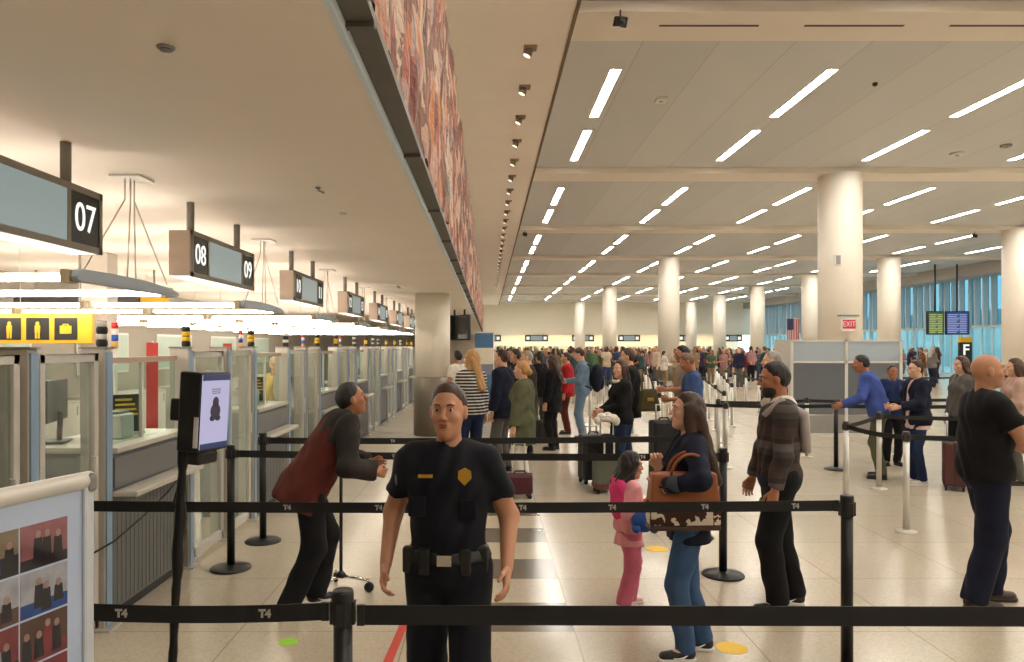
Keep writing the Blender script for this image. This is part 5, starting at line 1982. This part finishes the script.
who(1.80, 774, 8.6, 70, 'older balding man in navy top right behind the striped sweater man', 'light', ('buzz', 'grey'), (NAVY, 'long'), JEAND)
who(1.77, 880, 10.35, 62, 'man in bright blue shirt and olive trousers leaning on the belt', 'tan', ('short', 'black'), (BLUES, 'long', dict(o=0.024, hem=-0.03, loose=0.012)), OLIVE, lean=20, hands=[(-0.26, 0.46, 1.02), (0.18, 0.42, 1.02)])
who(1.56, 892, 11.5, 172, 'woman in dark blue sweater facing the camera beside the blue shirt man', 'tan', ('short', 'black'), (fabric('sweater_blue', (30, 42, 82)), 'long', dict(o=0.03, hem=-0.10, loose=0.02)), BLK, True)
who(1.66, 917, 9.9, 92, 'man in navy blazer with white shirt tail, jeans and white sneakers', 'light', ('short', 'darkbrown'), (fabric('shirt_pinkish', (224, 196, 196)), 'long', dict(o=0.016, hem=-0.13, loose=0.012)), JEAND,
    shoes=(SHOEW, SOLEW), jacket=(NAVY, 'long', dict(hem=-0.08, open_=0.03)), hands=[(-0.14, 0.34, 1.10), (0.14, 0.30, 1.10)])
who(1.70, 962, 10.6, 95, 'brown haired woman in grey sweater behind the bald man', 'light', ('long', 'brown', 0.12), (GREYC, 'long'), BLK, True)
who(1.68, 1016, 9.9, 80, 'woman with wavy brown hair in pinkish beige top at the frame edge', 'light', ('long', 'brown', 0.20), (BEIGEC, 'long', dict(o=0.026, hem=-0.16, loose=0.02)), GREYC, True, hands=HELD)
who(1.70, 275, 10.35, -160, 'blond desk agent in white blouse and yellow vest seen through the third counter glass', 'light', ('bun', 'fair'), (WHITEC, 'long'), NAVY, True, jacket=(YELLOWC, 'none', dict(hem=0.0, open_=0.03)), hands=[(-0.2, 0.3, 1.0), (0.2, 0.3, 1.0)])
who(1.76, 458, 14.5, 40, 'dark haired man in white shirt standing past the left column', 'tan', ('short', 'black'), (WHITEC, 'short'), GREYC)
who(1.68, 553, 13.2, 62, 'woman with long brown hair in black coat behind the olive jacket woman', 'light', ('long', 'brown', 0.36), (BLK, 'long', dict(o=0.032, hem=-0.22, loose=0.02)), BLK, True)
who(1.72, 567, 15.6, 80, 'person in red jacket talking beside the denim shirt man', 'light', ('short', 'darkbrown'), (fabric('jacket_red', (166, 34, 40)), 'long', dict(o=0.03, hem=-0.12, loose=0.015)), MAROON)
who(1.78, 528, 12.6, 85, 'balding man in dark jacket behind the olive jacket woman', 'light', ('buzz', 'grey'), (fabric('jacket_brownish', (50, 40, 36)), 'long', dict(o=0.03, hem=-0.12, loose=0.015)), BLK)
who(1.80, 516, 13.4, 95, 'dark haired person in black top past the navy jacket man', 'mid', ('short', 'black'), (BLK, 'long'), JEAND)
who(1.74, 540, 15.0, 20, 'person in black hooded top facing the far counters', 'mid', ('tail', 'black', 0.2), (BLK, 'long', dict(o=0.03, hem=-0.1, loose=0.01)), GREYC, True)

# ------------------------------------------------------------------ the distant crowd
protos = []
for i, (fem, hs, hl, hd, sl) in enumerate(((False, 'short', 0.2, [(-0.24, 0.06, 0.84), (0.24, 0.06, 0.84)], 'long'), (True, 'long', 0.30, [(-0.20, 0.10, 0.88), (0.1, 0.28, 1.1)], 'long'),
                                           (False, 'buzz', 0.2, HELD, 'short'), (True, 'tail', 0.20, HELD, 'long'), (False, 'short', 0.2, [(-0.14, 0.3, 1.1), (0.25, 0.05, 0.84)], 'short'))):
    q = Person('person', 1.75, 0, 0, 0, female=fem, skin=('light', 'mid', 'tan', 'light', 'dark')[i], res=0.026, hands=hd, head=((0, 0), (10, 0), (0, -15), (-15, 0), (15, 0))[i])
    q.body(face=True, hands=True)
    q.hair(hs, 'brown', hl)
    q.top(BLK, sl, o=0.024, hem=-0.08, loose=0.012)
    q.trousers(BLK)
    protos.append((q.root, kids(q.root)))
HUES = [('black', (24, 24, 26)), ('grey', (104, 100, 98)), ('olive', (92, 88, 62)), ('purple', (52, 42, 70)), ('white', (206, 198, 188)), ('tan', (140, 116, 90)), ('red', (116, 36, 36)), ('blue', (52, 66, 98)),
        ('brown', (74, 54, 42)), ('teal', (48, 72, 76)), ('pink', (160, 118, 118)), ('rust', (116, 70, 46)), ('navy', (30, 34, 56)), ('cream', (200, 184, 158)), ('green', (70, 96, 70)), ('slate', (74, 80, 92))]
LEGS = [('black', (26, 25, 27)), ('denim', (56, 72, 104)), ('grey', (92, 88, 84)), ('khaki', (140, 120, 92)), ('navy', (32, 36, 54))]
HN = ['brown', 'black', 'blonde', 'grey', 'darkbrown']
HNAME = {'brown': 'brown', 'black': 'black', 'blonde': 'blond', 'grey': 'grey', 'darkbrown': 'dark brown'}
SEX = ['man', 'woman', 'man', 'woman', 'man']
tm = {n_: fabric('crowd_top_' + n_, c) for n_, c in HUES}
lm = {n_: fabric('crowd_legs_' + n_, c) for n_, c in LEGS}
combos = [(a, b, c) for a in range(len(HUES)) for b in range(len(LEGS)) for c in range(len(HN))]
rc = random.Random(21)
rc.shuffle(combos)
first = [True] * 5
placed = []
spots = []
tries = 0
while len(spots) < 258 and tries < 40000:
    tries += 1
    zz = rc.choice([rc.uniform(23, 33), rc.uniform(32, 42), rc.uniform(33, 44), rc.uniform(38, 56), rc.uniform(46, 74)])
    px = rc.uniform(492, 815) if rc.random() < 0.93 else rc.uniform(895, 944)
    if zz < 32 and px > 600:
        continue
    if zz < 28 and px > 540:
        continue
    x = fx(px, zz)
    if any((x - a) ** 2 + (zz - b) ** 2 < 0.55 for a, b in spots):
        continue
    if any(abs(x - cx) < 0.9 and abs(zz - (BEAMS[2] + 9.72 * ci)) < 0.9 for cx in (9.76, 21.6) for ci in range(1, 8)):
        continue
    spots.append((x, zz))
used_lab = {}
for i, (x, zz) in enumerate(spots):
    w = rc.randrange(5)
    root, ch = protos[w]
    if first[w]:
        r, cc = root, ch
        first[w] = False
    else:
        r = root.copy()
        COL.objects.link(r)
        cc = []
        for c in ch:
            d = c.copy()
            COL.objects.link(d)
            d.parent = r
            cc.append(d)
    a, b, h = combos[i]
    for d in cc:
        base = d.name.split('.')[0]
        mm = {'top': tm[HUES[a][0]], 'trousers': lm[LEGS[b][0]], 'hair': HAIRS[HN[h]]}.get(base)
        if mm is not None:
            d.material_slots[0].link = 'OBJECT'
            d.material_slots[0].material = mm
    sc_ = rc.uniform(0.93, 1.07)
    r.scale = (sc_, sc_, sc_)
    r.location = (x, zz, 0)
    r.rotation_euler = (0, 0, R(rc.choice([90, -90, 0, 180, 60, 120, 30]) + rc.uniform(-25, 25)))
    tag(r, 'distant %s haired %s in %s top and %s trousers in the far queue crowd' % (HNAME[HN[h]], SEX[w], HUES[a][0], LEGS[b][0]), 'person', 'crowd in the far queue')

# ------------------------------------------------------------------ partition, screens and signs farther back
t = empty('steel_partition', (7.35, 15.2, 0))
PSTEEL = M('partition_steel', (112, 118, 126), 0.35, 0.55, 0.06, 3)
fr = MB()
for x in (-1.12, 0.0, 1.12):
    fr.span((x - 0.03, -0.03, 0), (x + 0.03, 0.03, 1.98))
fr.span((-1.12, -0.03, 1.94), (1.12, 0.03, 1.98)).span((-1.12, -0.03, 1.50), (1.12, 0.03, 1.54)).span((-1.12, -0.03, 0), (1.12, 0.03, 0.06))
fr.span((-1.12, 0.0, 0), (-1.06, 0.9, 1.98)).span((1.06, 0.0, 0), (1.12, 0.9, 1.98))
fr.build('frame', ALU, t)
for x in (-1.09, 0.03):
    MB().span((x, -0.012, 1.54), (x + 1.06, 0.012, 1.94)).build('upper_pane', glass('frosted_pane', (206, 218, 228), 0.08, 0.9, 0.55), t)
    MB().span((x, -0.018, 0.45), (x + 1.06, 0.018, 1.50)).build('steel_panel', PSTEEL, t, bevel=0.004)
    MB().span((x, -0.018, 0.06), (x + 1.06, 0.018, 0.43)).build('kick_panel', GREYP, t, bevel=0.004)
tag(t, 'steel screening partition with frosted top band below the exit sign', 'partition')

t = empty('exit_sign', (9.60, 19.72, 2.24))
MB().span((-0.20, -0.05, 0), (0.20, 0.05, 0.40)).build('housing', WHITEP, t, bevel=0.01)
MB().span((-0.26, -0.07, 0.40), (0.26, 0.07, 0.44)).build('top_cap', GREYP, t)
text_object('lettering', 'EXIT', 0.20, emit('exit_letters', (1.0, 0.62, 0.60), 0.8), t, (0, -0.058, 0.19), (PI / 2, 0, 0), 0.0, 0.004, 0.82)
b = MB().span((-0.17, -0.054, 0.07), (0.17, -0.05, 0.31)).build('face', M('exit_face', (196, 44, 54), 0.5), t)
MB().tube([(0, 0.05, 0.2), (0, 0.29, 0.2)], 0.03).build('bracket', GREYP, t)
tag(t, 'small red exit sign on the nearest big white column', 'exit sign')
t = empty('wall_speaker', (9.36, 19.84, 4.15))
MB().box((0, 0, 0), (0.16, 0.14, 0.30)).build('housing', WHITEP, t, bevel=0.02)
MB().box((0, -0.072, 0), (0.12, 0.006, 0.24)).build('grille', GREYP, t)
tag(t, 'small white box speaker fixed to the nearest big white column', 'speaker')

# flight screens
for i, (px, rz, lab, tint) in enumerate(((935, 20, 'hanging flight information screen with yellow green column, before the window wall', (0.20, 0.38, 0.16)),
                                         (957, -8, 'hanging flight information screen glowing blue, before the window wall', (0.05, 0.14, 0.75)))):
    z = 44.0
    t = empty('flight_screen', (fx(px, z), z, 2.52), R(rz))
    MB().span((-0.66, -0.07, 0), (0.66, 0.07, 1.40)).build('housing', BLACK, t, bevel=0.02)
    s_ = MB().span((-0.60, -0.078, 0.06), (0.60, -0.071, 1.34)).build('screen', emit('flight_glow_%d' % i, tint, 0.22), t)
    rows = MB()
    for q in range(11):
        rows.span((-0.55, -0.081, 0.12 + q * 0.105), (-0.05 + 0.1 * (q % 3), -0.078, 0.165 + q * 0.105))
        rows.span((0.12, -0.081, 0.12 + q * 0.105), (0.5, -0.078, 0.165 + q * 0.105))
    rows.build('text_rows', emit('flight_rows_%d' % i, ((0.7, 0.8, 0.2), (0.5, 0.6, 1.0))[i], 0.7), s_)
    MB().tube([(0, 0, 1.40), (0, 0, Z_MAIN - 2.52)], 0.05).build('hanger', DARKM, t)
    tag(t, lab, 'screen')

t = empty('gate_totem', (fx(965, 40.0), 40.0, 0))
MB().span((-0.34, -0.08, 0), (0.34, 0.08, 2.05)).build('body', SBLACK, t, bevel=0.01)
MB().span((-0.34, -0.085, 2.05), (0.34, 0.085, 2.34)).build('yellow_head', MATS['sign_yellow'], t)
text_object('lettering', 'F', 0.80, SWHITE, t, (0, -0.088, 1.62), (PI / 2, 0, 0), 0.012, 0.004)
MB().span((-0.42, -0.2, 0), (0.42, 0.2, 0.04)).build('base', DARKM, t)
tag(t, 'black totem with a white letter F and a yellow head before the windows', 'sign')

# roll-up banner and screens by the far end of the artwork
t = empty('roll_up_banner', (fx(484, 20.0), 20.0, 0))
MB().span((-0.28, -0.10, 0), (0.28, 0.10, 0.09)).build('base', ALU, t, bevel=0.02)
for (z0, z1, c, nme) in ((0.09, 0.75, (52, 92, 132), 'sky'), (0.75, 1.08, (66, 104, 142), 'sky'), (1.08, 1.36, (112, 118, 140), 'slate'), (1.36, 1.80, (206, 196, 178), 'cream'), (1.80, 2.2, (62, 104, 144), 'sky')):
    MB().span((-0.25, -0.006, z0), (0.25, 0.006, z1)).build('printed_band', M('banner_%s_%d' % (nme, int(z0 * 100)), c, 0.6, 0, 0.1, 8), t)
MB().span((-0.27, -0.015, 2.2), (0.27, 0.015, 2.23)).build('top_bar', ALU, t)
MB().span((0.25, -0.012, 0.09), (0.275, 0.012, 2.23)).build('side_pole', WHITEP, t)
tag(t, 'tall blue and cream roll-up banner standing past the blond woman in stripes', 'banner')
for i, (px, z, rz, lab) in enumerate(((455, 22.4, 28, 'black hanging monitor nearest the left column under the low ceiling'), (464, 22.0, -52, 'black hanging monitor under the cornice beside the artwork end'))):
    t = empty('hanging_monitor', (fx(px, z), z, 2.02), R(rz))
    MB().span((-0.28, -0.05, 0), (0.28, 0.05, 0.76)).build('housing', BLACK, t, bevel=0.02)
    MB().span((-0.25, -0.056, 0.04), (0.25, -0.05, 0.72)).build('screen', M('screen_off', (34, 36, 34), 0.15), t)
    MB().tube([(0, 0.02, 0.76), (0, 0.02, Z_LOW - 2.02)], 0.03).build('hanger', BLACK, t)
    tag(t, lab, 'monitor')

# hanging flag
t = empty('hanging_flag', (fx(793, 50.0), 50.0, 2.0), R(12))
RED_F, WH_F, BL_F = M('flag_red', (168, 56, 56), 0.8), M('flag_white', (206, 198, 194), 0.8), M('flag_blue', (46, 48, 84), 0.8)
s_ = MB()
for q in range(13):
    s_.span((-0.45 + q * 0.07, -0.004 + 0.02 * math.sin(q * 0.9), 0), (-0.45 + (q + 1) * 0.07, 0.006 + 0.02 * math.sin(q * 0.9), 1.7), q % 2)
s_.build('stripes', [RED_F, WH_F], t)
MB().span((-0.45, -0.03, 0.95), (0.04, -0.012, 1.7)).build('canton', BL_F, t)
MB().tube([(-0.5, 0, 1.72), (0.5, 0, 1.72)], 0.02).build('pole', ALU, t)
for x in (-0.45, 0.45):
    MB().tube([(x, 0, 1.72), (x, 0, Z_MAIN - 2.0)], 0.01, 6).build('wire', ALU, t)
tag(t, 'vertical striped flag with a dark blue corner hanging before the windows', 'flag')

# far check-in counters and their number signs
for i, (pa, pb) in enumerate(((484, 501), (525, 548), (572, 594), (618, 640), (678, 692), (724, 742))):
    z = 82.55
    xa, xb = fx(pa, z), fx(pb, z)
    t = empty('far_number_sign', ((xa + xb) / 2, z, 2.36))
    w = xb - xa
    MB().span((-w / 2, -0.1, 0), (w / 2, 0.1, 0.72)).build('case', DARKM, t, bevel=0.02)
    MB().span((-w / 2 + 0.62, -0.112, 0.1), (w / 2 - 0.62, -0.1, 0.62)).build('display_glass', SGLASS, t)
    for sx in (-1, 1):
        MB().box((sx * (w / 2 - 0.33), -0.106, 0.36), (0.34, 0.015, 0.36)).build('number_plate', emit('far_plate', (1, 0.95, 0.8), 1.0), t)
        MB().tube([(sx * w * 0.3, 0.1, 0.70), (sx * w * 0.3, 0.16, 0.78)], 0.04).build('hanger', GREYP, t)
    tag(t, 'far dark number sign with lit squares, %s from the artwork end of the far wall' % ORD[i], 'sign', 'far number signs')
for i in range(9):
    x = 2.0 + i * 3.0
    t = empty('far_counter', (x, 84.2, 0))
    MB().span((-1.2, -0.4, 0.1), (1.2, 0.4, 1.1)).build('body', PALELAM, t, bevel=0.02)
    MB().span((-1.3, -0.5, 1.1), (1.3, 0.5, 1.16)).build('worktop', GREYLAM, t)
    MB().span((-1.15, -0.35, 0), (1.15, 0.4, 0.1)).build('plinth', DARKM, t)
    MB().span((-1.2, -0.02, 1.16), (1.2, 0.02, 1.9)).build('screen_pane', GLASS, t)
    tag(t, 'pale check-in counter along the far wall, %s from the artwork end' % ORD[i], 'counter', 'far check-in counters')
    l_ = MB().span((-1.3, -0.12, 0), (1.3, 0.12, 0.06)).build('far_batten_light', emit('far_batten', (1.0, 0.88, 0.70), 60.0), loc=(x, 85.2, 3.215))
    tag(l_, 'long strip light under the recess of the far wall, %s from the artwork end' % ORD[i], 'light', 'far recess strip lights')
